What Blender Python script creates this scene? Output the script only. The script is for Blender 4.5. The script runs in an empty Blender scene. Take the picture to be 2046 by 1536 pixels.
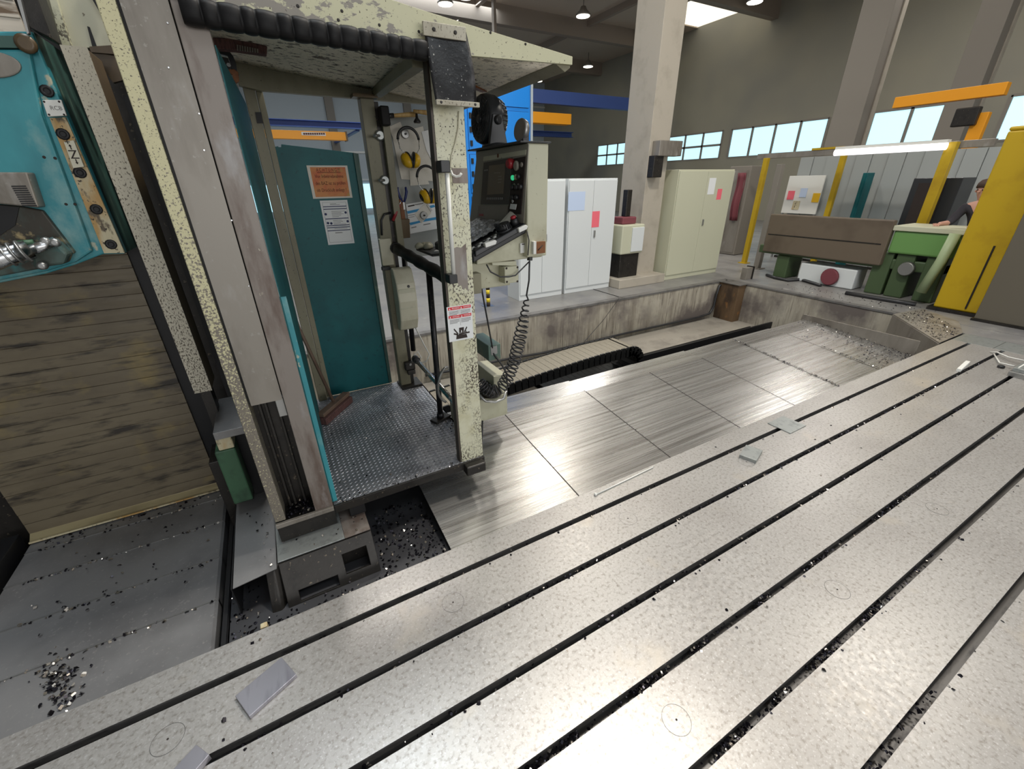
import bpy, bmesh, math, random
from mathutils import Vector, Matrix
random.seed(7)
SC = bpy.context.scene
COL = SC.collection
rnd = random.uniform

# ------------------------------------------------------------------ camera
CAM_H = 1.9
FPX = 834.74
MR = [[0.873939, -0.485797, -0.015225], [-0.223109, -0.373145, -0.900547], [0.431802, 0.79042, -0.434492]]
RIGHT, DOWN, FWD = (Vector(r) for r in MR)
CAM = Vector((0, 0, CAM_H))
cd = bpy.data.cameras.new('camera'); cd.sensor_width = 36; cd.lens = FPX / 2046 * 36
cd.clip_start = 0.02; cd.clip_end = 200
cam = bpy.data.objects.new('camera', cd); COL.objects.link(cam)
cam.matrix_world = Matrix(((RIGHT.x, -DOWN.x, -FWD.x, CAM.x), (RIGHT.y, -DOWN.y, -FWD.y, CAM.y),
                           (RIGHT.z, -DOWN.z, -FWD.z, CAM.z), (0, 0, 0, 1)))
SC.camera = cam

def ray(u, v): return RIGHT * ((u - 1023) / FPX) + DOWN * ((v - 768) / FPX) + FWD
# survey helpers: the point of the real plane x=, y= or z= const seen at a photo position
def Xp(u, v, x): d = ray(u, v); return CAM + d * (x / d.x)
def Yp(u, v, y): d = ray(u, v); return CAM + d * (y / d.y)
def Zp(u, v, z): d = ray(u, v); return CAM + d * ((z - CAM_H) / d.z)

# ------------------------------------------------------------------ world, lights, exposure
SC.view_settings.view_transform = 'Standard'
SC.view_settings.look = 'None'
SC.view_settings.exposure = 0.2
SC.view_settings.gamma = 1.0
SC.view_settings.use_curve_mapping = False
w = bpy.data.worlds.new('daylight'); SC.world = w; w.use_nodes = True
bg = w.node_tree.nodes['Background']
bg.inputs[0].default_value = (0.93, 0.965, 1.0, 1); bg.inputs[1].default_value = 0.33
SC.cycles.max_bounces = 6; SC.cycles.diffuse_bounces = 3; SC.cycles.glossy_bounces = 4
SC.cycles.caustics_reflective = False; SC.cycles.caustics_refractive = False
SC.cycles.sample_clamp_indirect = 6
try:
    SC.cycles.use_denoising = True
except Exception:
    pass

def area(name, loc, size, power, color, shape='DISK', sy=None):
    l = bpy.data.lights.new(name, 'AREA'); l.shape = shape; l.size = size
    if sy: l.shape = 'RECTANGLE'; l.size_y = sy
    l.energy = power; l.color = color
    o = bpy.data.objects.new(name, l); o.location = loc; COL.objects.link(o)
    return o
WARM = (1.0, 0.94, 0.85); NEUT = (1.0, 0.96, 0.91); COOL = (0.84, 0.93, 1.0)
area('high_bay_light', (3.3, 2.0, 8.4), .9, 380, WARM)
area('high_bay_light', (6.3, 7.6, 8.4), .5, 120, WARM)
area('high_bay_light', (9.5, 9.0, 8.4), .5, 190, WARM)
area('high_bay_light', (9.5, 1.0, 8.4), .9, 140, WARM)
area('high_bay_light', (1.0, 9.0, 8.4), 1.2, 220, NEUT)
area('high_bay_light', (12.0, 14.0, 8.4), 1.6, 320, NEUT)
area('high_bay_light', (17.0, 6.0, 8.4), 1.6, 260, NEUT)
area('skylight', (-0.2, 3.4, 8.8), 1.8, 280, COOL, sy=3.5)
area('skylight', (4.5, -4.5, 8.8), 8.0, 260, COOL, sy=3.0)
area('skylight', (6.0, 22.0, 8.8), 10.0, 700, COOL, sy=3.0)
wl = area('front_fill_light', (4.0, -11.0, 2.4), 14.0, 520, (1.0, 0.985, 0.96), sy=3.5)  # fill light added behind the camera to brighten upright faces and roof underside
wl.rotation_euler = (math.radians(88), 0, 0)

# ------------------------------------------------------------------ materials
def lin(c):
    c = c / 255
    return c / 12.92 if c <= 0.04045 else ((c + 0.055) / 1.055) ** 2.4
def S(r, g, b): return (lin(r), lin(g), lin(b), 1)

def M(name, col, rough=0.5, metal=0.0, layers=(), bump=None, rvar=None, emit=None, spec=None):
    """layers: (scale, lo, hi, colour, stretch, detail[, patch scale, patch lo, patch hi]) - noise masks of wear, dirt, grain or painted highlights"""
    m = bpy.data.materials.new(name); m.use_nodes = True
    nt = m.node_tree; N = nt.nodes; L = nt.links
    b = N['Principled BSDF']
    b.inputs['Roughness'].default_value = rough; b.inputs['Metallic'].default_value = metal
    if spec is not None: b.inputs['Specular IOR Level'].default_value = spec
    b.inputs['Base Color'].default_value = col
    m.diffuse_color = col
    tc = N.new('ShaderNodeTexCoord')
    def noise(scale, stretch, detail=4, rot=None, dist=0):
        mp = N.new('ShaderNodeMapping'); mp.inputs['Scale'].default_value = stretch
        if rot: mp.inputs['Rotation'].default_value = rot
        L.new(tc.outputs['Object'], mp.inputs[0])
        t = N.new('ShaderNodeTexNoise'); t.inputs['Scale'].default_value = scale
        t.inputs['Detail'].default_value = detail; t.inputs['Distortion'].default_value = dist
        t.inputs['Roughness'].default_value = 0.6
        L.new(mp.outputs[0], t.inputs['Vector'])
        return t.outputs['Fac']
    def rng(sock, lo, hi, a=0, bb=1):
        r = N.new('ShaderNodeMapRange'); r.inputs[1].default_value = lo; r.inputs[2].default_value = hi
        r.inputs[3].default_value = a; r.inputs[4].default_value = bb
        L.new(sock, r.inputs[0]); return r.outputs[0]
    cur = None
    for ly in layers:
        scale, lo, hi, c2, st, det = ly[:6]
        src = noise(scale, st, det)
        if isinstance(ly[-1], tuple) and isinstance(ly[-1][0], str):   # wear, or the flap's painted highlights, growing along one axis
            ax, g0, g1, amp = ly[-1]; ly = ly[:-1]
            sx = N.new('ShaderNodeSeparateXYZ'); L.new(tc.outputs['Object'], sx.inputs[0])
            ad = N.new('ShaderNodeMath'); ad.operation = 'ADD'
            L.new(src, ad.inputs[0]); L.new(rng(sx.outputs['XYZ'.index(ax)], g0, g1, -amp, amp), ad.inputs[1]); src = ad.outputs[0]
        f = rng(src, lo, hi)
        if len(ly) > 6:
            p = rng(noise(ly[6], (1, 1, 1), 3), ly[7], ly[8])
            mu = N.new('ShaderNodeMath'); mu.operation = 'MULTIPLY'
            L.new(f, mu.inputs[0]); L.new(p, mu.inputs[1]); f = mu.outputs[0]
        mx = N.new('ShaderNodeMix'); mx.data_type = 'RGBA'
        L.new(f, mx.inputs[0])
        if cur is None: mx.inputs[6].default_value = col
        else: L.new(cur, mx.inputs[6])
        mx.inputs[7].default_value = c2
        cur = mx.outputs[2]
    if cur is not None: L.new(cur, b.inputs['Base Color'])
    if rvar:
        scale, st, lo, hi = rvar
        L.new(rng(noise(scale, st, 4), 0.3, 0.7, lo, hi), b.inputs['Roughness'])
    if bump:
        scale, st, strength, dist = bump
        bn = N.new('ShaderNodeBump'); bn.inputs['Strength'].default_value = strength; bn.inputs['Distance'].default_value = dist
        L.new(noise(scale, st, 5), bn.inputs['Height']); L.new(bn.outputs[0], b.inputs['Normal'])
    if emit:
        b.inputs['Emission Color'].default_value = emit[0]; b.inputs['Emission Strength'].default_value = emit[1]
    return m

I3 = (1, 1, 1)
CREAM = S(212, 210, 184)
m_cream = M('worn_cream_paint', CREAM, .45, 0, [(9, .5, .75, S(192, 187, 152), I3, 4), (85, .555, .585, S(76, 66, 56), (1, 1, .75), 6, 4.2, .38, .58, ('Z', 2.3, .7, .05)), (4.5, .67, .70, S(110, 102, 94), I3, 8)], bump=(60, I3, .1, .002))
m_cream_speck = M('speckled_cream_paint', S(196, 190, 172), .55, 0, [(150, .54, .60, S(92, 84, 72), (1, 1, .6), 5, ('Z', 1.8, .0, .05)), (3, .5, .8, S(128, 118, 96), (1, 1, .3), 4)], bump=(80, I3, .15, .002))
m_cream_bare = M('half_bare_cream_paint', S(126, 119, 108), .5, .2, [(110, .47, .51, S(204, 198, 160), I3, 6, ('Z', .6, 2.0, .12)), (150, .60, .64, S(74, 68, 56), I3, 4)], bump=(60, I3, .1, .002))
m_fascia = M('flaking_fascia_paint', S(148, 142, 132), .5, 0, [(10, .485, .505, S(206, 203, 170), (1, 1, 2.0), 10, ('X', -.85, .60, .16)), (80, .63, .66, S(70, 58, 46), I3, 5), (4, .68, .72, S(104, 78, 54), (1, 1, 2), 6)], bump=(50, I3, .15, .002))
m_cream_plain = M('dull_cream_paint', S(200, 198, 176), .5, 0, [(6, .5, .8, S(176, 170, 146), I3, 5), (30, .66, .7, S(120, 112, 92), I3, 4)])
m_jamb = M('olive_cream_paint', S(136, 132, 110), .5, 0, [(5, .45, .8, S(112, 106, 84), (1, 1, .4), 5), (70, .66, .69, S(60, 54, 42), I3, 4)])
m_roofunder = M('mouldy_roof_lining', S(252, 244, 226), .7, 0, [(22, .55, .60, S(78, 66, 54), I3, 8, 1.6, .32, .60), (70, .62, .66, S(110, 98, 82), I3, 4)])
m_greyplate = M('grey_cover_plate', S(142, 136, 127), .42, .25, [(2.6, .45, .68, S(112, 105, 96), (1.6, 1, .35), 6), (3.4, .58, .72, S(160, 156, 150), (1.6, 1, .5), 6), (40, .64, .7, S(154, 150, 142), I3, 4)])
m_mauve = M('stained_steel_plate', S(136, 128, 121), .48, .25, [(5, .48, .62, S(104, 90, 82), (1.5, 1, .35), 8), (40, .66, .69, S(190, 184, 166), I3, 5, 1.5, .5, .6), (6, .58, .72, S(156, 153, 151), (1.3, 1, .5), 6)])
m_teal = M('dark_teal_paint', S(14, 94, 98), .5, 0, [(3, .45, .75, S(10, 72, 78), I3, 5), (25, .6, .75, S(12, 66, 70), I3, 4)], spec=.35)
m_tealbright = M('bright_teal_paint', S(62, 150, 160), .45, 0, [(2.0, .46, .66, S(46, 124, 134), (1, 1, .5), 6), (3.2, .56, .66, S(126, 168, 168), (1, 1, .6), 8), (9, .62, .66, S(186, 184, 160), (1, 1, .6), 9), (5, .68, .72, S(176, 150, 104), I3, 8)])
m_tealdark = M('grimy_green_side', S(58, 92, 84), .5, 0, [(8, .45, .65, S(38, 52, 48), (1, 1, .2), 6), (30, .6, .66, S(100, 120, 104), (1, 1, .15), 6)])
m_tealworn = M('worn_teal_and_grime', S(74, 92, 86), .55, .1, [(4, .46, .6, S(58, 54, 46), (1, 1, .5), 6), (7, .58, .64, S(168, 150, 110), I3, 7), (3, .6, .68, S(52, 110, 112), I3, 5)])
m_rustcream = M('rusty_cream_strip', S(200, 190, 158), .55, 0, [(5, .5, .6, S(184, 148, 92), (1, 1, .35), 6), (14, .58, .64, S(96, 84, 66), (1, 1, .4), 6), (60, .62, .66, S(60, 48, 38), I3, 4)])
m_brown = M('oily_brown_side', S(104, 86, 60), .4, .1, [(3, .45, .7, S(64, 50, 34), (1, 1, .25), 5)])
m_slat = M('oily_khaki_slats', S(114, 104, 85), .42, .15, [(2.2, .45, .72, S(84, 75, 62), (.6, 1, 1.2), 6), (2.6, .55, .68, S(140, 124, 82), (.7, 1, 1), 5), (8, .53, .66, S(50, 45, 39), (.4, 1, 2.0), 7)], rvar=(12, (.4, 1, 3), .34, .55))
m_slattop = M('brown_white_slats', S(210, 200, 186), .45, 0, [(9, .5, .6, S(112, 92, 72), (.3, 1, 2), 7)])
m_darksteel = M('oiled_dark_steel', S(134, 133, 133), .4, .3, [(2, .45, .75, S(106, 105, 106), I3, 4), (60, .6, .72, S(146, 144, 141), I3, 3), ], rvar=(5, I3, .32, .48))
m_darkplate = M('dark_floor_steel', S(72, 72, 75), .4, .3, [(3, .5, .7, S(54, 54, 57), I3, 4)])
m_slatgold = M('oily_gold_strip', S(158, 146, 112), .34, .3, [(6, .5, .7, S(122, 110, 82), (.3, 1, 1), 5)])
m_castdark = M('oily_black_casting', S(44, 41, 38), .42, .3, [(10, .5, .7, S(28, 26, 24), I3, 5), (40, .63, .7, S(104, 94, 80), I3, 5)], bump=(40, I3, .3, .003))
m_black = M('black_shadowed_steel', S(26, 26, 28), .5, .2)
m_rubber = M('black_rubber', S(15, 14, 15), .55, 0, [(30, .58, .72, S(26, 25, 26), I3, 5)], bump=(25, (1, 1, .4), .2, .004), spec=.25)
m_flap = M('highlight_painted_rubber_flap', S(22, 21, 22), .32, 0, [(6, .58, .76, S(96, 95, 96), (1.4, 1, .7), 5, ('Z', 2.0, 2.32, .08)), (90, .66, .69, S(190, 188, 182), I3, 4)], bump=(45, I3, .35, .004), spec=.35)  # grey highlights painted into the rubber, stronger towards the top
m_blackpl = M('black_plastic', S(30, 31, 33), .4)
m_blackpaint = M('black_tube_paint', S(30, 30, 32), .33, .2, [(40, .63, .68, S(84, 82, 78), I3, 4)])
m_chrome = M('bright_steel', S(206, 208, 210), .2, 1.0, rvar=(30, (1, 1, 1), .14, .34))
m_zinc = M('zinc_steel', S(160, 160, 158), .38, .8)
m_white = M('white_paint', S(226, 226, 220), .45)
m_whitepl = M('yellowed_white_plastic', S(210, 206, 184), .42, 0, [(6, .5, .8, S(186, 180, 152), I3, 4)])
m_paper = M('paper', S(222, 218, 208), .8, 0, [(9, .5, .8, S(204, 198, 184), I3, 4)])
m_paperw = M('white_paper', S(232, 234, 234), .75)
m_orangepaper = M('faded_orange_paper', S(214, 148, 96), .75, 0, [(9, .42, .62, S(206, 116, 82), (1, 1, 1.4), 3), (14, .55, .72, S(196, 160, 96), I3, 6)])
m_ink = M('black_ink', S(44, 34, 30), .7)
m_inkbrown = M('brown_ink', S(84, 40, 26), .7)
m_inkblue = M('navy_ink', S(44, 52, 92), .7)
m_inkgrey = M('grey_ink', S(132, 130, 128), .7)
m_red = M('red_print', S(214, 44, 52), .5)
m_blueprint = M('blue_print', S(52, 146, 200), .6)
m_redpl = M('red_plastic', S(150, 34, 42), .35)
m_greenled = M('green_button', S(60, 190, 130), .3, emit=(S(60, 220, 150), .5))
m_yellow = M('ear_muff_yellow', S(232, 184, 34), .35)
m_pliersblue = M('blue_grip', S(36, 48, 104), .4)
m_wood = M('pale_wood', S(206, 172, 112), .5, 0, [(12, .45, .7, S(176, 136, 78), (4, 1, 1), 5)])
m_woodbrown = M('brown_leather', S(126, 78, 42), .6, 0, [(10, .5, .75, S(78, 46, 28), I3, 4)])
m_broomwood = M('dirty_broom_wood', S(112, 92, 78), .6, 0, [(10, .5, .75, S(80, 62, 52), (1, 1, .3), 4)])
m_bristle = M('dull_red_bristles', S(98, 66, 62), .8, 0, [(120, .45, .7, S(54, 40, 38), (1, 1, .2), 3)])
m_checker = M('checker_plate_steel', S(166, 167, 172), .36, .6, [(3, .45, .7, S(128, 129, 134), I3, 4), (60, .62, .68, S(80, 78, 76), I3, 4)], rvar=(6, I3, .28, .44))
m_table = M('scraped_cast_iron', S(182, 179, 175), .42, .5, [(1.3, .42, .7, S(168, 164, 160), I3, 4), (55, .50, .72, S(138, 132, 124), I3, 10), (100, .55, .72, S(206, 205, 204), I3, 9), (2.4, .60, .75, S(186, 179, 168), I3, 4)], bump=(110, I3, .1, .001), rvar=(40, I3, .30, .44))
m_slotwall = M('slot_grey_iron', S(120, 118, 116), .4, .5, [(25, .5, .7, S(82, 80, 80), (.3, 1, 1), 5)])
m_cover = M('brushed_cover_steel', S(186, 185, 182), .34, .8, [(1.2, .42, .72, S(166, 163, 159), (.3, 9, 1), 4), (1.6, .48, .85, S(132, 127, 121), (.22, 18, 1), 5)], rvar=(3, (.3, 30, 1), .20, .38), bump=(4, (.35, 80, 1), .07, .001))
m_concrete = M('stained_concrete', S(176, 169, 154), .8, 0, [(7, .45, .66, S(140, 132, 119), (1, 1, .14), 7), (42, .53, .64, S(98, 90, 81), (1.4, 1.4, .05), 7, 1.5, .34, .56), (2, .5, .68, S(190, 184, 169), I3, 6), (1.0, .50, .64, S(108, 100, 95), I3, 7)], bump=(30, (1, 1, .3), .3, .006))
m_ledge = M('dusty_concrete_ledge', S(150, 144, 133), .8, 0, [(3, .5, .75, S(122, 116, 108), I3, 6), (60, .66, .7, S(84, 76, 66), I3, 4)])
m_pier = M('rusty_pier_steel', S(108, 86, 62), .6, .1, [(3, .45, .62, S(66, 52, 40), (1, 1, .4), 6), (5, .6, .68, S(160, 112, 62), (1, 1, .4), 5)])
m_floor = M('grey_painted_floor', S(132, 130, 127), .42, 0, [(1.2, .48, .7, S(112, 111, 113), I3, 6), (6, .6, .72, S(150, 148, 144), I3, 6)], rvar=(3, I3, .3, .5))
m_rim = M('rim_steel_angle', S(124, 122, 120), .5, .4, [(6, .5, .7, S(98, 95, 92), I3, 5)])
m_chaintop = M('dusty_chain_plates', S(138, 131, 116), .6, .1, [(20, .5, .75, S(116, 109, 95), I3, 4)])
m_postedge = M('dark_brown_edge', S(74, 66, 58), .45, .2)
m_chainside = M('black_chain_plastic', S(28, 28, 28), .45)
m_hose = M('black_hose', S(44, 44, 46), .4)
m_chipdark = M('blued_steel_chips', S(36, 34, 40), .28, .8)
m_chipbright = M('bright_steel_chips', S(190, 182, 172), .22, .9)
m_beige = M('beige_machine_paint', S(188, 186, 162), .45, 0, [(5, .5, .75, S(166, 162, 136), I3, 5), (40, .66, .7, S(128, 120, 98), I3, 4)])
m_greenbox = M('grey_green_paint', S(96, 118, 108), .45, 0, [(6, .5, .7, S(150, 140, 116), I3, 5)])
m_darkgreen = M('dark_green_paint', S(60, 96, 70), .5, 0, [(8, .5, .7, S(44, 70, 52), I3, 4)])
m_fanblk = M('fan_black_plastic', S(42, 44, 47), .35)
m_console = M('console_grey_face', S(150, 146, 134), .5)
m_bezel = M('dark_bezel', S(66, 65, 63), .45)
m_screen = M('dead_screen_glass', S(112, 103, 90), .3)
m_foil = M('crumpled_clear_foil', S(140, 142, 144), .2, .4, [(30, .5, .7, S(206, 208, 212), I3, 5)], bump=(45, I3, 1.0, .01))
m_steelblk = M('ground_steel_block', S(178, 176, 184), .34, .8, [(3, .5, .7, S(150, 147, 156), (6, 1, 1), 4)])
m_steelpl = M('raw_steel_plate', S(166, 170, 168), .4, .6, [(20, .5, .7, S(142, 146, 144), I3, 4)])
# hall
m_cabinet = M('white_cabinet', S(216, 220, 220), .45)
m_cabbeige = M('pale_green_cabinet', S(196, 196, 172), .5)
m_pillar = M('concrete_pillar', S(176, 168, 154), .7, 0, [(3, .5, .75, S(158, 150, 136), I3, 4)])
m_pillardk = M('grey_steel_pillar', S(134, 128, 119), .6)
m_clad = M('pale_wall_cladding', S(178, 188, 194), .5)
m_wallgrey = M('grey_hall_wall', S(150, 146, 130), .7, 0, [(.3, .45, .7, S(136, 134, 124), I3, 2)])
m_ceil = M('dull_hall_ceiling', S(186, 172, 156), .8)
m_beam = M('dark_roof_beam', S(142, 130, 118), .7)
m_winglow = M('daylit_window_pane', S(190, 232, 244), .2, emit=(S(186, 232, 248), 1.0))
m_skyglow = M('skylight_pane', S(250, 244, 226), .3, emit=(S(252, 244, 226), 1.1))
m_lamp = M('lamp_lens', S(255, 250, 236), .3, emit=(S(255, 248, 230), 6))
m_blue = M('blue_cabinet_paint', S(22, 138, 232), .4)
m_bluegap = M('deep_blue_gap', S(14, 60, 120), .5)
m_bluebeam = M('crane_rail_blue', S(54, 78, 140), .5)
m_orange = M('crane_orange', S(240, 160, 24), .45)
m_yellowst = M('machine_yellow', S(188, 156, 22), .45, 0, [(2, .5, .75, S(164, 130, 16), I3, 4)])
m_olive = M('olive_grey_panel', S(98, 92, 80), .5)
m_lathegreen = M('lathe_green', S(106, 150, 84), .45)
m_lathedk = M('lathe_dark_green', S(70, 88, 58), .5)
m_lathebrown = M('oily_brown_guard', S(104, 92, 78), .5, 0, [(1.5, .5, .7, S(88, 76, 64), I3, 3)])
m_palegreen = M('pale_green_arm', S(164, 180, 140), .5)
m_corr = M('grey_partition', S(158, 162, 160), .55)
m_skin = M('skin', S(206, 158, 140), .5)
m_cloth = M('dark_shirt', S(46, 44, 52), .8)
m_hair = M('brown_hair', S(70, 52, 44), .7)
m_jeans = M('dark_trousers', S(52, 56, 68), .8)
m_stripe_y = M('stripe_yellow', S(232, 206, 52), .5)
m_pink = M('pink_print', S(240, 110, 124), .6)
m_paleblue = M('pale_blue_print', S(196, 212, 238), .6)
m_maroon = M('maroon_cloth', S(120, 60, 68), .7)
m_bluerag = M('blue_rag', S(50, 62, 140), .8)

# ------------------------------------------------------------------ mesh helpers
class MB:
    def __init__(s): s.v = []; s.f = []; s.mi = []; s.sm = []
    def add(s, vs, fs, mi=0, sm=False):
        o = len(s.v); s.v += [Vector(p) for p in vs]
        for f in fs: s.f.append(tuple(i + o for i in f)); s.mi.append(mi); s.sm.append(sm)
        return s
    def box(s, x0, x1, y0, y1, z0, z1, mi=0):
        return s.hexa([(x0, y0, z0), (x1, y0, z0), (x1, y1, z0), (x0, y1, z0)], [(x0, y0, z1), (x1, y0, z1), (x1, y1, z1), (x0, y1, z1)], mi)
    def hexa(s, lo, hi, mi=0):
        return s.add(list(lo) + list(hi), [(3, 2, 1, 0), (4, 5, 6, 7), (0, 1, 5, 4), (1, 2, 6, 5), (2, 3, 7, 6), (3, 0, 4, 7)], mi)
    def obox(s, c, ax, ay, az, mi=0):
        c, ax, ay, az = Vector(c), Vector(ax) / 2, Vector(ay) / 2, Vector(az) / 2
        return s.hexa([c - ax - ay - az, c + ax - ay - az, c + ax + ay - az, c - ax + ay - az], [c - ax - ay + az, c + ax - ay + az, c + ax + ay + az, c - ax + ay + az], mi)
    def prism(s, poly, ext, mi=0, sm=False):
        n = len(poly); ext = Vector(ext); a = [Vector(p) for p in poly]; b = [p + ext for p in a]
        s.add(a + b, [tuple(range(n))[::-1], tuple(range(n, 2 * n))], mi)
        s.add(a + b, [(i, (i + 1) % n, (i + 1) % n + n, i + n) for i in range(n)], mi, sm)
        return s
    def tube(s, pts, r, n=8, mi=0, caps=True):
        pts = [Vector(p) for p in pts]; rr = r if isinstance(r, (list, tuple)) else [r] * len(pts)
        rings = []; up = None
        for i, p in enumerate(pts):
            t = (pts[min(i + 1, len(pts) - 1)] - pts[max(i - 1, 0)]).normalized()
            if up is None:
                up = Vector((0, 0, 1)) if abs(t.z) < .9 else Vector((1, 0, 0))
            a = t.cross(up)
            if a.length < 1e-6: a = t.orthogonal()
            a.normalize(); b = a.cross(t).normalized(); up = b
            rings.append([p + (a * math.cos(k * math.tau / n) + b * math.sin(k * math.tau / n)) * rr[i] for k in range(n)])
        vs = [q for rg in rings for q in rg]; fs = []
        for i in range(len(pts) - 1):
            for k in range(n): fs.append((i * n + k, i * n + (k + 1) % n, (i + 1) * n + (k + 1) % n, (i + 1) * n + k))
        s.add(vs, fs, mi, True)
        if caps: s.add(rings[0], [tuple(range(n))[::-1]], mi); s.add(rings[-1], [tuple(range(n))], mi)
        return s
    def cyl(s, p0, p1, r0, r1=None, n=16, mi=0): return s.tube([p0, p1], [r0, r0 if r1 is None else r1], n, mi)
    def lathe(s, c, axis, prof, n=20, mi=0, scale=(1, 1)):
        c = Vector(c); ax = Vector(axis).normalized(); a = ax.orthogonal().normalized(); b = ax.cross(a); vs = []; fs = []
        for (h, r) in prof:
            for k in range(n): vs.append(c + ax * h + (a * math.cos(k * math.tau / n) * scale[0] + b * math.sin(k * math.tau / n) * scale[1]) * r)
        for i in range(len(prof) - 1):
            for k in range(n): fs.append((i * n + k, i * n + (k + 1) % n, (i + 1) * n + (k + 1) % n, (i + 1) * n + k))
        s.add(vs, fs, mi, True)
        s.add(vs[:n], [tuple(range(n))[::-1]], mi); s.add(vs[-n:], [tuple(range(n))], mi)
        return s
    def grid(s, fn, nu, nv, mi=0, sm=True):
        vs = [fn(i / nu, j / nv) for j in range(nv + 1) for i in range(nu + 1)]
        fs = [(j * (nu + 1) + i, j * (nu + 1) + i + 1, (j + 1) * (nu + 1) + i + 1, (j + 1) * (nu + 1) + i) for j in range(nv) for i in range(nu)]
        return s.add(vs, fs, mi, sm)
    def mesh(s, name, mats, off=Vector((0, 0, 0))):
        me = bpy.data.meshes.new(name)
        me.from_pydata([tuple(p - off) for p in s.v], [], s.f)
        for m in (mats if isinstance(mats, (list, tuple)) else [mats]): me.materials.append(m)
        me.polygons.foreach_set('material_index', s.mi); me.polygons.foreach_set('use_smooth', s.sm)
        bm = bmesh.new(); bm.from_mesh(me); bmesh.ops.remove_doubles(bm, verts=bm.verts, dist=1e-6)
        bmesh.ops.recalc_face_normals(bm, faces=bm.faces); bm.to_mesh(me); bm.free()
        me.update(); return me
    def build(s, name, mats, parent=None, bev=0, loc=None, label=None, kind=None, solid=0):
        off = WL[parent.name] if parent else (Vector(loc) if loc else Vector((0, 0, 0)))
        o = bpy.data.objects.new(name, s.mesh(name, mats, off)); COL.objects.link(o)
        if parent: o.parent = parent; WL[o.name] = off.copy()
        else: o.location = off; WL[o.name] = off.copy()
        if solid:
            md = o.modifiers.new('thickness', 'SOLIDIFY'); md.thickness = solid; md.offset = 0
        if bev:
            md = o.modifiers.new('bevel', 'BEVEL'); md.width = bev; md.segments = 2; md.limit_method = 'ANGLE'
        if label: o['label'] = label
        if kind: o['kind'] = kind
        return o
WL = {}
def tag(o, label, cat, group=None):
    o['label'] = label; o['category'] = cat
    if group: o['group'] = group
    return o
def thing(name, label, cat, loc=(0, 0, 0), group=None):
    o = bpy.data.objects.new(name, None); o.location = loc; o.empty_display_size = .1; COL.objects.link(o)
    WL[o.name] = Vector(loc); return tag(o, label, cat, group)
def struct(o): o['kind'] = 'structure'; return o
def copy_tree(src, delta, label=None):
    c = src.copy(); COL.objects.link(c); c.location = src.location + Vector(delta); WL[c.name] = WL[src.name] + Vector(delta)
    if label: c['label'] = label
    for ch in list(src.children):
        d = ch.copy(); COL.objects.link(d); d.parent = c
        for g in list(ch.children):
            e = g.copy(); COL.objects.link(e); e.parent = d
    return c
def dup_part(src, parent, delta):
    c = src.copy(); COL.objects.link(c); c.parent = parent; c.location = src.location + Vector(delta); WL[c.name] = WL[parent.name]; return c
def B(*a): return MB().box(*a)
def pbox(u0, v0, u1, v1, y, depth, mi=0):
    """upright box whose front (y plane) spans two surveyed points, bottom-left and top-right"""
    a = Yp(u0, v0, y); b = Yp(u1, v1, y)
    return B(min(a.x, b.x), max(a.x, b.x), y, y + depth, min(a.z, b.z), max(a.z, b.z), mi)
def lettering(body, size, org, xd, ud, mat, parent, align='LEFT', name='lettering', ext=.0004, width=None):
    cu = bpy.data.curves.new('t', 'FONT'); cu.body = body; cu.size = size; cu.align_x = align; cu.extrude = ext
    o = bpy.data.objects.new('t', cu); COL.objects.link(o); bpy.context.view_layer.update()
    me = bpy.data.meshes.new_from_object(o.evaluated_get(bpy.context.evaluated_depsgraph_get()))
    bpy.data.objects.remove(o); bpy.data.curves.remove(cu)
    xd = Vector(xd).normalized(); ud = Vector(ud).normalized(); nd = xd.cross(ud)
    org = Vector(org) - WL[parent.name]
    sx = 1
    if width:
        xs = [v.co.x for v in me.vertices]; sx = width / (max(xs) - min(xs))
    for v in me.vertices: v.co = org + xd * v.co.x * sx + ud * v.co.y + nd * v.co.z
    me.materials.clear(); me.materials.append(mat); me.name = name
    t = bpy.data.objects.new(name, me); COL.objects.link(t); t.parent = parent; WL[t.name] = WL[parent.name]; return t

def chips(name, pts, size, parent=None, bright=.25, label=None, cat=None, flat=.5):
    """loose curled chips, far too many to count: one mesh of bent flakes at the given points"""
    mb = MB()
    for p in pts:
        p = Vector(p); s = size * rnd(.5, 1.4); a = rnd(0, math.tau)
        d = Vector((math.cos(a), math.sin(a), rnd(-.3, .5))).normalized(); e = Vector((-math.sin(a), math.cos(a), rnd(-flat, flat))).normalized()
        h = Vector((0, 0, s * rnd(.15, .6))); wv = e * s * rnd(.22, .5); z0 = Vector((0, 0, .001))
        vs = [p + z0 - d * s * .5 - wv, p + z0 - d * s * .5 + wv, p + h - wv, p + h + wv, p + z0 + d * s * .5 - wv * .6, p + z0 + d * s * .5 + wv * .6]
        mb.add(vs, [(0, 1, 3, 2), (2, 3, 5, 4)], 1 if random.random() < bright else 0)
    me = bpy.data.meshes.new(name); off = WL[parent.name] if parent else Vector((0, 0, 0))
    me.from_pydata([tuple(v - off) for v in mb.v], [], mb.f); me.materials.append(m_chipdark); me.materials.append(m_chipbright)
    me.polygons.foreach_set('material_index', mb.mi)
    o = bpy.data.objects.new(name, me); COL.objects.link(o); o['kind'] = 'stuff'
    if parent: o.parent = parent
    if label: o['label'] = label
    if cat: o['category'] = cat
    return o

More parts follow.
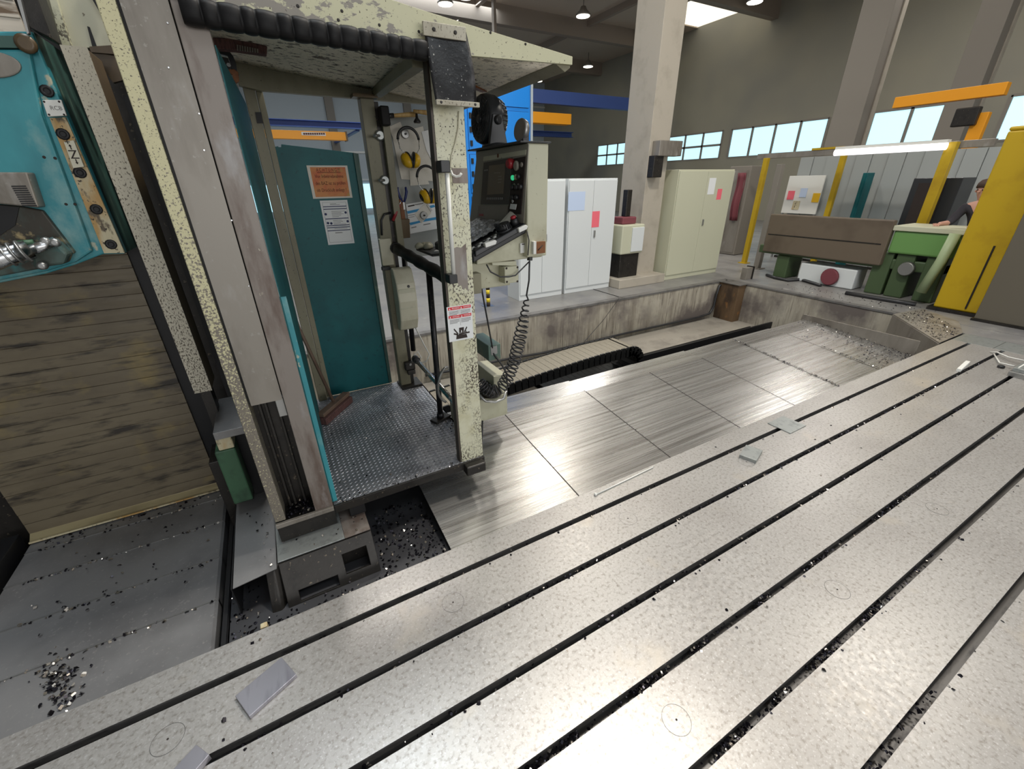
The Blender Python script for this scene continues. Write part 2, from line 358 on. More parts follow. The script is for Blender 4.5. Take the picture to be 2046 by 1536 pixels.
# ------------------------------------------------------------------ setting: floor, pit, hall shell
RIM_Y, END_X, LEDGE_Z, PIT_Z = 5.55, 8.2, -.76, -1.25
mb = MB(); mb.box(-9, 40, RIM_Y + .1, 36, -.25, 0); mb.box(END_X + .1, 40, -14, RIM_Y + .1, -.25, 0); mb.box(-9, END_X + .1, -14, -2.0, -.25, 0)
mb.box(-9, -3.6, -2.0, RIM_Y + .1, -.25, 0); mb.box(7.86, END_X + .1, -2.0, 2.0, -.25, -.004)
struct(mb.build('floor', m_floor))
struct(B(-9, END_X + .3, -2, RIM_Y + .3, PIT_Z - .1, PIT_Z).build('floor_pit', m_black))
wb = struct(B(-9, END_X, RIM_Y, RIM_Y + .1, PIT_Z, -.03).build('wall_pit_back', m_concrete))
struct(B(END_X, END_X + .1, 1.8, RIM_Y + .1, PIT_Z, -.03).build('wall_pit_end', m_concrete))
struct(B(-9, END_X, RIM_Y - .012, RIM_Y + .1, -.03, .006).build('trim_1', m_rim, bev=.003))
struct(B(END_X - .012, END_X + .1, 2.0, RIM_Y + .1, -.03, .005).build('trim_2', m_rim, bev=.003))
struct(B(5.33, 5.345, RIM_Y, 6.4, -.03, .0065).build('trim_3', m_black))
pr = B(7.98, END_X, 5.10, RIM_Y, -.8, -.002).build('trim_pier', m_pier, bev=.01); struct(pr)
struct(B(7.95, END_X + .03, 5.07, RIM_Y + .03, -.012, .008).build('trim_pier_cap', m_rim, bev=.004))
struct(B(-3, END_X, 4.72, RIM_Y, PIT_Z, LEDGE_Z).build('trim_ledge', m_ledge, bev=.01))
struct(B(3.9, 8.0, 4.55, 4.72, LEDGE_Z - .4, LEDGE_Z + .015).build('trim_ledge_edge', m_rubber, bev=.006))

# hall shell
WX = 22.0
WINZ0, WINZ1 = 2.95, 4.2
struct(B(-9, 40, 34, 34.3, 0, 10).build('wall_back', m_clad))
mb = MB(); mb.box(WX, WX + .3, -14, 34, WINZ1, 10); mb.box(WX, WX + .3, -14, 34, 0, WINZ0)
wr = struct(mb.build('wall_right', m_wallgrey))
wi = 0
for y0, y1 in ((4.2, 6.3), (7.6, 10.1), (11.7, 16.3), (16.8, 20.4), (23.8, 26.9)):
    wi += 1
    f = MB(); n = max(2, round((y1 - y0) / 1.2))
    for k in range(n + 1):
        y = y0 + (y1 - y0) * k / n; f.box(WX - .02, WX + .1, y - .05, y + .05, WINZ0, WINZ1)
    f.box(WX - .02, WX + .1, y0, y1, WINZ0 - .06, WINZ0); f.box(WX - .02, WX + .1, y0, y1, WINZ1 - .05, WINZ1 + .03)
    if wi > 3: f.box(WX - .02, WX + .1, y0, y1, 3.5, 3.6)
    fo = struct(f.build('window_%d' % wi, m_pillardk, loc=(WX, (y0 + y1) / 2, WINZ0)))
    for k in range(n):
        a = y0 + (y1 - y0) * k / n + .05; b = y0 + (y1 - y0) * (k + 1) / n - .05
        B(WX + .03, WX + .06, a, b, WINZ0, WINZ1 - .05).build('pane', m_winglow, fo)
mb = MB()
for a, b in ((-14, 4.2), (6.3, 7.6), (10.1, 11.7), (16.3, 16.8), (20.4, 23.8), (26.9, 34)): mb.box(WX, WX + .3, a, b, WINZ0, WINZ1)
struct(mb.build('wall_right_piers', m_wallgrey))
mb = MB(); mb.box(-9, 40, -6, 15.0, 9.0, 9.2); mb.box(-9, 18.6, 15.0, 19.4, 9.0, 9.2); mb.box(23.6, 40, 15.0, 19.4, 9.0, 9.2); mb.box(-9, 40, 19.4, 34.3, 9.0, 9.2)
struct(mb.build('ceiling', m_ceil))
struct(B(18.6, 23.6, 15.0, 19.4, 9.05, 9.15).build('window_6', m_skyglow))
for i, y in enumerate((3.0, 9.0, 15.0, 21.0, 27.0)):
    struct(B(-9, WX, y, y + .35, 8.3, 9.0).build('trim_%d' % (10 + i), m_beam))
for i, x in enumerate((4.0, 10.0, 16.0)):
    struct(B(x, x + .18, -4, 34, 8.75, 9.0).build('trim_%d' % (20 + i), m_beam))
# wall cladding: sheets and posts seen through the cabin doorway
for i, z in enumerate((2.2, 3.9, 5.6, 7.3)):
    struct(B(-9, WX, 33.9, 34.0, z, z + .12).build('trim_%d' % (30 + i), m_white if i else m_cabinet))
for i, x in enumerate((-4, 0.2, 5.35, 10.5, 15.6)):
    struct(B(x - .25, x + .25, 33.7, 34.0, 0, 9).build('trim_%d' % (40 + i), m_pillardk))
struct(B(-9, 9, 33.93, 34.0, .4, 2.0).build('window_7', m_winglow))

# ------------------------------------------------------------------ clamping table with T slots
TY, TX0, TX1 = 1.72, -3.6, 7.4
SLOT0, PITCH, SW, SD = 1.566, .3006, .036, .04
tbl = thing('clamping_table', 'huge scraped cast iron table with parallel T slots filling the foreground', 'machine table', (2, 0, 0))
prof = [(-2.0, -.35, 0), (TY, -.35, 0), (TY, 0, 0)]
for k in range(11):
    y = SLOT0 - k * PITCH
    prof += [(y, 0, 1), (y, -SD, 1), (y + .016, -SD, 1), (y + .016, -SD - .03, 1), (y - SW - .016, -SD - .03, 1), (y - SW - .016, -SD, 1), (y - SW, -SD, 1), (y - SW, 0, 0)]
prof += [(-2.0, 0, 0)]
mb = MB(); n = len(prof)
va = [(TX0, p[0], p[1]) for p in prof]; vb = [(TX1, p[0], p[1]) for p in prof]
for i in range(n): mb.add([va[i], va[(i + 1) % n], vb[(i + 1) % n], vb[i]], [(0, 1, 2, 3)], prof[i][2])
mb.add(va, [tuple(range(n))]); mb.add(vb, [tuple(range(n))])
mb.build('table_body', [m_table, m_slotwall], tbl)
def ring(mb, c, r, w, z=.0006, n=40):
    vs = []
    for k in range(n):
        a = k * math.tau / n; vs += [(c[0] + r * math.cos(a), c[1] + r * math.sin(a), z), (c[0] + (r + w) * math.cos(a), c[1] + (r + w) * math.sin(a), z)]
    mb.add(vs, [(2 * k, 2 * k + 1, (2 * k + 3) % (2 * n), (2 * k + 2) % (2 * n)) for k in range(n)])
for x, y in ((-.765, 1.40), (.405, 1.40), (1.575, 1.40), (2.745, 1.40), (.975, .49), (2.145, .49), (3.32, .49), (-.2, .49)):
    mb = MB(); mb.lathe((x, y, -.0005), (0, 0, 1), [(0, .054), (.0009, .054)], 36); pl = mb.build('bolt_plug', m_table, tbl)
    mb = MB(); ring(mb, (x, y), .054, .0016, .001); mb.build('plug_joint', m_slotwall, pl)
    MB().lathe((x, y, .0004), (0, 0, 1), [(0, .004), (.0012, .004)], 10).build('centre_mark', m_ink, pl)
for y0, y1 in ((1.34, TY), (.93, 1.335), (.2, .925), (-.6, .19), (-1.4, -.61)):
    B(TX1 + .006, 7.84, y0, y1, -.1, .0).build('end_plate', m_steelpl, tbl, bev=.003)
B(TX1 + .001, TX1 + .45, 1.3355, 1.3395, -.02, .0005).build('end_plate_joint', m_zinc, tbl)

def slotchips(k, spans, dens, size):
    pts = []
    for x0, x1, d in spans:
        nn = int((x1 - x0) * dens * d)
        for _ in range(nn): pts.append((rnd(x0, x1), SLOT0 - k * PITCH - SW * rnd(.05, .95), -SD + rnd(0, .022)))
    return pts
pts = []
pts += slotchips(0, ((-.6, 7.2, .25),), 80, .012)
pts += slotchips(1, ((-.9, .6, .35), (.6, 2.0, .9), (2.0, 7.0, 1.6)), 110, .011)
pts += slotchips(2, ((-.4, 1.0, .35), (1.0, 2.6, .7), (2.6, 6, .6)), 110, .011)
for a, b in ((.38, .62), (.9, 1.1), (1.25, 1.36), (1.72, 1.86), (2.2, 2.4), (2.9, 3.4)): pts += slotchips(3, ((a, b, 1),), 330, .012)
pts += slotchips(3, ((.2, 4, .4),), 110, .01)
for a, b in ((.45, .62), (.78, .86), (1.02, 1.22), (1.38, 1.5), (1.7, 1.9), (2.1, 2.3)): pts += slotchips(4, ((a, b, 1),), 330, .011)
pts += slotchips(4, ((.3, 3, .4),), 110, .009)
for a, b in ((.75, .79), (.9, .95), (1.02, 1.12), (1.2, 1.3), (1.4, 1.5)): pts += slotchips(5, ((a, b, 1),), 300, .011)
pts += slotchips(5, ((.6, 2, .5),), 110, .009)
for k in range(6):  # a few flakes thrown up on the slot edges
    for _ in range(26): pts.append((rnd(-.6, 6.5), SLOT0 - k * PITCH - SW - rnd(0, .02) ** 1.0, 0.0))
chips('slot_chips', pts, .0125, tbl, .16, 'dark chips lying along the T slots')
pts = [tuple(Zp(u, v, 0)) for u, v in ((447, 1440), (447, 1478), (545, 1505), (505, 1284), (520, 1278), (1452, 1219), (1490, 1085), (1398, 880), (1660, 850), (1790, 800), (1755, 828), (1965, 842), (1430, 893), (1720, 895), (1628, 878), (1870, 735), (1843, 765), (1840, 755), (1640, 950), (1984, 843), (1800, 828), (1690, 860))]
chips('table_chips', pts, .014, tbl, .3)

# ------------------------------------------------------------------ steel pieces lying on the table
def slab(name, label, corners, z, mat, cat='steel block', bev=.0012):
    c = [Vector((p[0], p[1], 0.0005)) for p in corners]
    ctr = sum(c, Vector()) / len(c)
    o = MB().prism(c, (0, 0, z)).build(name, mat, bev=bev, loc=(ctr.x, ctr.y, 0)); return tag(o, label, cat)
def rect(a, b, d):  # exact rectangle from one surveyed edge a-b and a depth on the side of d
    a, b, d = Vector(a[:2]), Vector(b[:2]), Vector(d[:2]); e = (b - a).normalized(); nrm = Vector((-e.y, e.x)); h = (d - b).dot(nrm)
    return [a, b, b + nrm * h, a + nrm * h]
slab('steel_block', 'long bluish steel block lying across the near table between first two slots', rect(Zp(498, 1431, .02), Zp(592, 1347, .02), Zp(562, 1313, .02)), .02, m_steelblk)
slab('steel_bar', 'grey steel bar at the bottom edge of the picture beside a round plug', rect(Zp(418, 1507, .03), Zp(392, 1487, .03), Zp(318, 1526, .03)), .03, m_steelblk)
slab('steel_block', 'small square grey steel block beside the first slot', rect(Zp(1477.6, 908, .028), Zp(1511.6, 920, .028), Zp(1520, 898, .028)), .028, m_steelpl)
slab('steel_plate', 'thin square steel plate lying across the first slot', rect(Zp(1533.7, 845, .006), Zp(1579.6, 865.6, .006), Zp(1606.8, 848.6, .006)), .007, m_steelpl, 'steel plate')
slab('white_bar', 'little white bar straddling the second slot at far right', rect(Zp(1912, 736, .03), Zp(1930, 720, .03), Zp(1940, 721, .03)), .03, m_white, 'bar')
mb = MB(); a, b = Zp(1190, 987, .01), Zp(1305, 932, .01); mb.tube([(a.x, a.y, .006), (b.x, b.y, .006)], .0045, 8); mb.lathe((a.x, a.y, .0005), (0, 0, 1), [(0, .010), (.012, .011), (.018, .006)], 12)  # white strip and dot modelling the bright highlight on the table edge
tag(mb.build('edge_highlight_strip', m_white, loc=(a.x, a.y, 0)), 'slim white strip standing in for the highlight along the table edge', 'rod')
# clamp at the right edge
cl = thing('clamp_vice', 'steel clamp block with bright jaws at the right edge of the table', 'clamp', (6.75, .93, 0))
B(6.45, 7.2, .80, .98, .001, .05).build('base', m_zinc, cl, bev=.004); B(6.5, 7.15, .86, .97, .05, .085).build('jaw', m_steelpl, cl, bev=.004)
B(6.52, 7.1, .875, .885, .085, .092).build('jaw_edge', m_white, cl); B(6.52, 7.1, .935, .945, .085, .092).build('jaw_edge', m_white, cl)
lp = Zp(1978, 703, .01); MB().tube([(lp.x, lp.y, .012), (lp.x - .02, lp.y - .06, .03), (7.0, 1.12, .045), (6.98, .99, .05)], .007, 8).build('strap', m_white, cl)
MB().tube([(lp.x - .06, lp.y - .05, .012), (6.75, 1.12, .03), (6.72, 1.0, .04)], .007, 8).build('strap', m_white, cl)
p = Zp(2000, 733, .01); MB().lathe((p.x, p.y, .001), (0, 0, 1), [(0, .03), (.02, .03), (.03, .02)], 14).build('knob', m_blackpl, cl)

# ------------------------------------------------------------------ telescopic way cover, right side
wc = thing('way_cover', 'bright brushed steel telescopic cover plates beside the table in the pit', 'way cover', (3.5, 2.4, -.1))
XS = [.53, 1.455, 2.34, 3.2, 4.015, 4.82, 5.68, 6.5]
def cprof(dz, t=.006):
    o = [(1.735, -.050 + dz), (2.83, .066 + dz), (3.085, .070 + dz), (3.10, .058 + dz), (3.10, -.32)]
    i = [(3.094, -.32), (3.094, .054 + dz), (3.08, .064 + dz), (2.83, .060 + dz), (1.735, -.056 + dz)]
    return o + i
for i in range(7):
    dz = .020 - i * .006; tl = (.0, .006, -.004, .003, -.006, .004, 0)[i]
    x0, x1 = XS[i] - (.03 if i else 0), XS[i + 1]
    pa = cprof(dz); va = [(x0, y, z - .02 * (1 if i else 0) * 0 + tl) for y, z in pa]; vb = [(x1, y, z) for y, z in pa]; n_ = len(pa)
    mb = MB(); mb.add(va + vb, [tuple(range(n_))[::-1], tuple(range(n_, 2 * n_))] + [(k, (k + 1) % n_, (k + 1) % n_ + n_, k + n_) for k in range(n_)]); mb.build('cover_plate', m_cover, wc)
    MB().prism([(x1, y, z + (.002)) for k, (y, z) in enumerate(((1.737, -.0505 + dz), (2.83, .0655 + dz), (2.83, .056 + dz), (1.737, -.060 + dz)))], (.008, 0, 0)).build('seam_shadow_strip', m_castdark, wc)  # dark strip painting the shadow line at each plate seam
    B(XS[i + 1] - .012, XS[i + 1] + .001, 2.83, 2.84, .064 + dz, .0665 + dz).build('fold_stop', m_zinc, wc)
B(6.5, 6.515, 1.76, 3.1, -.3, .13).build('end_sheet', m_greyplate, wc, bev=.002)
pts = []
def onc(x, y, z=0): return (x, y, -.046 + .106 * (y - 1.735) + z if y < 2.83 else .07 + .07 * (y - 2.83) + z)
for _ in range(200): y = rnd(1.76, 3.05); pts.append(onc(4.826 + rnd(-.008, .012), y))
for _ in range(520):
    y = 1.75 + 1.25 * random.random() ** 1.5; pts.append(onc(6.48 - abs(random.gauss(0, .22)) * (1.5 - .25 * (y - 1.7)), y))
for _ in range(90): pts.append(onc(5.685 + rnd(-.01, .015), rnd(1.76, 2.4)))
for _ in range(90): pts.append(onc(rnd(5.75, 6.4), rnd(1.75, 2.9)))
for u, v in ((1042, 853), (1270, 858), (1308, 890), (1038, 913), (1285, 930)): q = Zp(u, v, .0); pts.append(onc(q.x, q.y))
chips('cover_chips', pts, .013, wc, .22, 'dark chips spilt over the far end')

# chute plate over the pit corner
ch = thing('chip_chute', 'grey sheet chute covered with chips between table end and pit rim', 'chute', (7.7, 2.1, 0))
poly = [(7.12, 1.745, .0), (7.84, 1.745, .004), (8.35, 1.95, .022), (8.75, 2.5, .022), (8.03, 2.6, .022)]
MB().prism([(x, y, z - .012) for x, y, z in poly], (0, 0, .012)).build('chute_plate', m_greyplate, ch, bev=.001)
MB().hexa([(7.10, 1.745, -.4), (7.13, 1.745, -.4), (8.05, 2.6, -.4), (8.02, 2.6, -.4)], [(7.10, 1.745, -.013), (7.13, 1.745, -.013), (8.05, 2.6, .008), (8.02, 2.6, .008)]).build('skirt_sheet', m_greyplate, ch)
pts = []
for _ in range(330):
    a, b = random.random(), random.random(); q = Vector((7.2, 1.78, .002)).lerp(Vector((8.05, 2.55, .023)), a).lerp(Vector((7.85, 1.76, .005)).lerp(Vector((8.7, 2.45, .023)), a), b); pts.append(q)
for _ in range(160): pts.append((rnd(8.3, 8.9), rnd(2.3, 4.6), .005))
chips('chute_chips', pts, .016, ch, .3)

# ------------------------------------------------------------------ left way cover: dark plates stepped towards the table
lc = thing('left_way_cover', 'dark oiled steel cover plates stepped between slatted curtain and table', 'way cover', (-1.2, 2.4, -.1))
YS = [3.10, 2.945, 2.684, 2.357, 2.043, 1.729]
for i in range(5):
    z = -.012 - i * .004
    pf = [(-1.66, z - .002), (-.66, z), (-.648, z - .012), (-.648, -.25), (-.654, -.25), (-.654, z - .014), (-.662, z - .006), (-1.66, z - .008)]
    MB().prism([(x, YS[i + 1], zz) for x, zz in pf], (0, YS[i] - YS[i + 1] + (.02 if i else 0), 0)).build('cover_plate', m_darksteel, lc)
    B(-1.66, -.656, YS[i + 1] - .0015, YS[i + 1] + .002, z - .007, z + .0008).build('step_edge_highlight', m_zinc, lc)  # bright strip painting the lit front edge of each step
    B(-.63, -.60, YS[i + 1] + .02, YS[i] - .02, -.25, -.06).build('side_rail', m_black, lc)
pts = []
for i in range(1, 5):
    for _ in range(50): pts.append((rnd(-1.6, -.67), YS[i] + rnd(-.012, .004), -.012 - i * .004))
for _ in range(90): pts.append((rnd(-1.6, -.68), 3.06 - abs(random.gauss(0, .05)), -.012))
for _ in range(150):
    q = Zp(random.gauss(118, 22), random.gauss(1362, 24), -.028); pts.append((q.x, q.y, -.028 + rnd(0, .008)))
for _ in range(50): pts.append((rnd(-1.5, -.7), rnd(2.2, 3.0), -.016))
chips('cover_chips', pts, .014, lc, .35)
lb = thing('left_side_trough', 'black steel trough along the left side of the dark plates', 'trough', (-1.9, 2.6, -.2))
B(-1.78, -1.70, 1.75, 3.08, -.35, .05).build('side_sheet', m_black, lb, bev=.004); B(-2.6, -1.8, 2.1, 3.1, -.35, -.1).build('trough_floor', m_rim, lb)
B(-2.7, -2.5, 1.75, 3.1, -.35, .5).build('side_sheet', m_black, lb)

# pit floor plate with chips, right of the dark plates
fp = thing('pit_floor_plate', 'dark plate strewn with chips under the cabin and column base', 'floor plate', (.05, 2.3, -.2))
B(-.60, .60, 1.735, 3.3, -.2, -.075).build('plate', m_darkplate, fp)
B(-.62, -.6, 1.735, 3.3, -.2, -.03).build('upstand', m_black, fp)
pts = []
for _ in range(330): pts.append((.16 + .36 * random.random() ** .8, rnd(1.76, 2.35), -.074))
for _ in range(160): pts.append((rnd(-.55, .2), 1.74 + abs(random.gauss(0, .04)), -.074))
for _ in range(50): pts.append((rnd(-.6, -.47), rnd(1.76, 2.1), -.074))
chips('floor_chips', pts, .014, fp, .15)

# ------------------------------------------------------------------ drag chain in the pit
dc = thing('drag_chain', 'black cable drag chain with dusty plates curling in the pit', 'drag chain', (3, 3.95, -.5))
R_ = .22; XC = 3.86
path = []
def upz(x): return -.075 - .06 * max(0, (3.4 - x)) ** 1.25
x = .9
while x < XC: path.append((x, upz(x), math.atan2(upz(x + .01) - upz(x), .01))); x += .088
na = 8
for k in range(na + 1):
    a = math.pi / 2 - k * math.pi / na; path.append((XC + R_ * math.cos(a), -.075 - R_ + R_ * math.sin(a), a - math.pi / 2))
x = XC - .05
while x > 2.6: path.append((x, -.075 - 2 * R_, math.pi)); x -= .088
lm = MB(); lm.box(-.042, .042, .012, .438, -.012, .0, 0)
for y in (0, .43):
    lm.prism([(-.05, y, -.12), (.05, y, -.12), (.05, y, -.02), (.030, y, .014), (-.030, y, .014), (-.05, y, -.02)], (0, .02, 0), 1)
    lm.lathe((.03, y - .004 if y == 0 else y + .02, -.045), (0, 1, 0), [(0, .008), (.004, .006)], 8, 1)
lm.box(-.042, .042, .012, .438, -.085, -.073, 1)
lme = lm.mesh('chain_link', [m_chaintop, m_chainside]); lmk = lme.copy(); lmk.materials[0] = m_chainside
for x, z, a in path:
    o = bpy.data.objects.new('chain_link', lme if a > -.5 and a < .5 else lmk); COL.objects.link(o); o.parent = dc
    o.location = Vector((x, 3.75, z)) - WL[dc.name]; o.rotation_euler = (0, -a, 0)
ct = thing('chain_channel', 'black steel channel guiding the drag chain along the pit', 'channel', (5, 4.1, -.7))
B(3.4, 8.0, 3.66, 4.3, -.72, -.68).build('channel_floor', m_black, ct); B(3.4, 8.0, 4.3, 4.33, -.72, -.55).build('channel_side', m_black, ct)
B(3.4, 8.0, 3.63, 3.66, -.72, -.55).build('channel_side', m_black, ct)
# black hose along the back pit wall
pts = []
for u, v in ((1452, 560), (1437, 572), (1431, 590), (1426, 612), (1418, 626), (1395, 634), (1330, 648), (1240, 668), (1150, 690), (1085, 705), (1020, 716), (930, 735), (850, 750)):
    q = Yp(u, v, RIM_Y - .04); pts.append(q)
tag(MB().tube(pts, .022, 8).build('pit_hose', m_hose, loc=tuple(pts[6])), 'black hose running along the back wall of the pit', 'hose')
MB_ = MB().tube([Yp(1237, 596, RIM_Y - .02), Yp(1205, 640, 5.3), Yp(1168, 682, 4.9)], .005, 6)
tag(MB_.build('thin_cable', m_hose, loc=tuple(Yp(1205, 640, 5.3))), 'thin grey cable slanting down the back pit wall', 'cable')

# ------------------------------------------------------------------ sheet with rectangular holes
def holed(mb, o, ux, uy, w, h, holes, th, mi=0):
    o, ux, uy = Vector(o), Vector(ux).normalized(), Vector(uy).normalized(); nn = ux.cross(uy).normalized() * th
    xs = sorted({0, w} | {a for hh in holes for a in (hh[0], hh[2])}); ys = sorted({0, h} | {a for hh in holes for a in (hh[1], hh[3])})
    for i in range(len(xs) - 1):
        for j in range(len(ys) - 1):
            cx_, cy_ = (xs[i] + xs[i + 1]) / 2, (ys[j] + ys[j + 1]) / 2
            if any(hh[0] < cx_ < hh[2] and hh[1] < cy_ < hh[3] for hh in holes): continue
            q = [o + ux * xs[i] + uy * ys[j], o + ux * xs[i + 1] + uy * ys[j], o + ux * xs[i + 1] + uy * ys[j + 1], o + ux * xs[i] + uy * ys[j + 1]]
            mb.prism(q, nn, mi)
    return mb
def yq(pts, y, d): return MB().prism([Yp(u, v, y) for u, v in pts], (0, d, 0))   # plate of depth d whose front outline was surveyed on plane y
def xq(pts, x, d): return MB().prism([Xp(u, v, x) for u, v in pts], (d, 0, 0))
def screw(p, nrm, r, parent, mat=None, name='bolt', rec=True):
    nrm = Vector(nrm); o = MB().lathe(Vector(p), nrm, [(0, r), (.004, r), (.006, r * .8), (.006, r * .45), (.002, r * .4)], 12).build(name, mat or m_castdark, parent); return o

# ------------------------------------------------------------------ column base casting
cb = thing('column_casting', 'black cast column base with openings and bright top plates beside the table', 'machine base', (-.15, 2.1, -.2))
top = .12
mb = MB()
holed(mb, (-.335, 1.80, -.15), (1, 0, 0), (0, .17, .27), .475, .32, [(.06, .10, .255, .155), (.30, .14, .43, .25)], -.03)
mb.build('front_casting', m_castdark, cb, bev=.003)
B(-.335, .14, 1.995, 2.5, -.2, top - .005).build('body', m_castdark, cb)
MB().hexa([(.11, 1.82, -.2), (.14, 1.82, -.2), (.14, 2.5, -.2), (.11, 2.5, -.2)], [(.11, 1.985, top - .006), (.14, 1.985, top - .006), (.14, 2.5, top - .006), (.11, 2.5, top - .006)]).build('side_casting', m_castdark, cb)
MB().hexa([(-.42, 1.78, -.2), (-.37, 1.775, -.2), (-.335, 1.83, -.2), (-.36, 1.9, -.2)], [(-.40, 1.97, top - .02), (-.36, 1.96, top - .02), (-.333, 1.99, top - .006), (-.35, 2.1, top - .006)]).build('corner_leg', m_castdark, cb, bev=.004)
B(-.455, -.425, 1.745, 1.775, -.075, -.02).build('foot_block', m_rustcream, cb, bev=.004)
B(-.337, .0, 1.985, 2.33, top - .005, top + .003).build('top_plate', m_steelpl, cb, bev=.001)
B(.001, .14, 1.985, 2.30, top - .005, top + .002).build('top_plate', m_mauve, cb, bev=.001)
B(.06, .15, 2.14, 2.34, top + .003, top + .07).build('block', m_black, cb, bev=.004)
MB().prism([(-.54, 1.93, top - .012), (-.345, 1.955, top - .01), (-.337, 2.29, top), (-.345, 2.9, top), (-.545, 2.9, top)], (0, 0, .004)).build('skirt_plate', m_darksteel, cb)
MB().prism([(-.55, 1.93, top - .01), (-.55, 2.9, top), (-.55, 2.9, -.1), (-.55, 1.93, -.1)], (.005, 0, 0)).build('skirt_side', m_black, cb)
pts = [(rnd(-.5, -.36), rnd(1.98, 2.7), top + .004) for _ in range(22)] + [(rnd(-.32, .12), rnd(2.0, 2.3), top + .004) for _ in range(26)]
chips('base_chips', pts, .011, cb, .4)

# ------------------------------------------------------------------ lift column beside the cabin
lf = thing('lift_column', 'tall narrow column of grey cover plates left of the cabin', 'machine column', (-.16, 2.2, .12))
B(-.308, -.257, 2.12, 2.26, .27, 2.75).build('left_flange', m_cream_bare, lf, bev=.003)
B(-.247, -.114, 2.118, 2.124, .97, 2.75).build('cover_panel', m_greyplate, lf, bev=.001)
B(-.110, -.016, 2.12, 2.15, .262, 2.75).build('edge_plate', m_mauve, lf, bev=.003)
B(-.257, -.110, 2.26, 2.30, .2, 2.75).build('channel_back', m_castdark, lf)
for x in (-.232, -.205, -.155): B(x, x + .012, 2.22, 2.26, .27, 1.2).build('guide_rail', m_castdark, lf, bev=.002)
B(-.150, -.112, 2.16, 2.24, .86, .96).build('stop_block', m_zinc, lf, bev=.003)
B(-.31, -.016, 2.105, 2.125, .235, .262).build('sill', m_greyplate, lf, bev=.002)
B(-.31, -.016, 2.125, 2.5, .125, .255).build('plinth', m_castdark, lf)
MB().hexa([(-.014, 2.15, .26), (-.010, 2.15, .26), (.052, 3.45, .26), (.048, 3.45, .26)], [(-.014, 2.15, 2.36), (-.010, 2.15, 2.36), (.066, 3.45, 2.36), (.062, 3.45, 2.36)]).build('teal_side_sheet', m_teal, lf)
B(-.030, .012, 2.152, 2.16, .262, 1.45).build('teal_edge', m_tealbright, lf)
for u, v in ((335, 46), (337, 135), (463, 440), (398, 227), (408, 300), (497, 571)):
    MB().lathe(Yp(u, v, 2.117), (0, -1, 0), [(0, .0034), (.002, .0026)], 8).build('screw', m_chrome, lf)
B(-.257, -.247, 2.14, 2.2, .97, 2.75).build('gap_strip', m_black, lf)
pts = [(rnd(-.245, -.03), rnd(2.13, 2.24), .262 + abs(random.gauss(0, .012))) for _ in range(260)]
chips('column_chips', pts, .013, lf, .12)

# ------------------------------------------------------------------ support bars left of the column
sb = thing('guide_post', 'cream speckled square guide post with oily brown side beside the slatted curtain', 'post', (-.49, 2.6, .8))
B(-.535, -.455, 2.6, 2.606, .90, 2.405).build('front_face', m_cream_speck, sb)
B(-.533, -.456, 2.606, 2.80, .90, 2.40).build('post_body', m_brown, sb, bev=.003)
B(-.54, -.49, 2.75, 2.85, .45, .90).build('lower_post', m_castdark, sb)
B(-.60, -.45, 2.62, 2.85, -.06, .45).build('foot', m_castdark, sb, bev=.004)
br = thing('column_bracket', 'grey steel ledge bracket on cream and dark green blocks left of the column', 'bracket', (-.44, 2.5, .3))
B(-.50, -.315, 2.48, 2.95, .655, .70).build('ledge', m_darksteel, br, bev=.002)
B(-.505, -.43, 2.5, 2.62, .575, .65).build('pad', m_rustcream, br, bev=.006)
B(-.53, -.43, 2.5, 2.62, .20, .572).build('block', m_darkgreen, br, bev=.008)
B(-.44, -.36, 2.66, 2.9, -.07, .65).build('riser', m_black, br)
pts = [(rnd(-.64, -.52), rnd(2.85, 3.06), -.012 + abs(random.gauss(0, .035))) for _ in range(170)]
chips('bracket_chips', pts, .013, br, .3)
# upper cover behind, cream
uc = thing('upper_cover', 'pale sheet cover with slot behind the guide post at top left', 'machine cover', (-.5, 2.95, 2.3))
yq([(86, -60), (150, -60), (205, 32), (240, 95), (124, 95)], 2.95, .03).build('cover_sheet', m_cream_plain, uc)
yq([(174, 52), (179, 54), (193, 92), (184, 92)], 2.946, .003).build('slot', m_black, uc)
yq([(66, -60), (88, -60), (124, 94), (108, 84)], 2.93, .05).build('folded_edge', m_jamb, uc)
yq([(88, -40), (100, -40), (142, 92), (124, 92)], 2.92, .03).build('folded_edge', m_cream, uc)
yq([(178, 93), (225, 90), (228, 108), (182, 104)], 2.86, .04).build('rusty_bracket', m_brown, uc)
yq([(182, 104), (232, 112), (245, 160), (226, 165)], 2.88, .03).build('rusty_bracket', m_brown, uc)
yq([(162, -40), (188, -40), (205, 30), (200, 26)], 2.93, .01).build('dark_gap', m_black, uc)

# ------------------------------------------------------------------ machine column body (dark behind everything)
mc = thing('machine_column', 'dark machine column standing behind the slatted curtain', 'machine column', (-1.2, 3.7, -.2))
B(-2.2, -.30, 3.16, 4.6, -.3, 3.6).build('column_body', m_castdark, mc)
B(-.45, -.30, 2.95, 3.16, -.1, 2.3).build('column_flank', m_black, mc)
B(-.70, -.60, 3.10, 3.16, -.1, 2.6).build('rack_strip', m_black, mc)

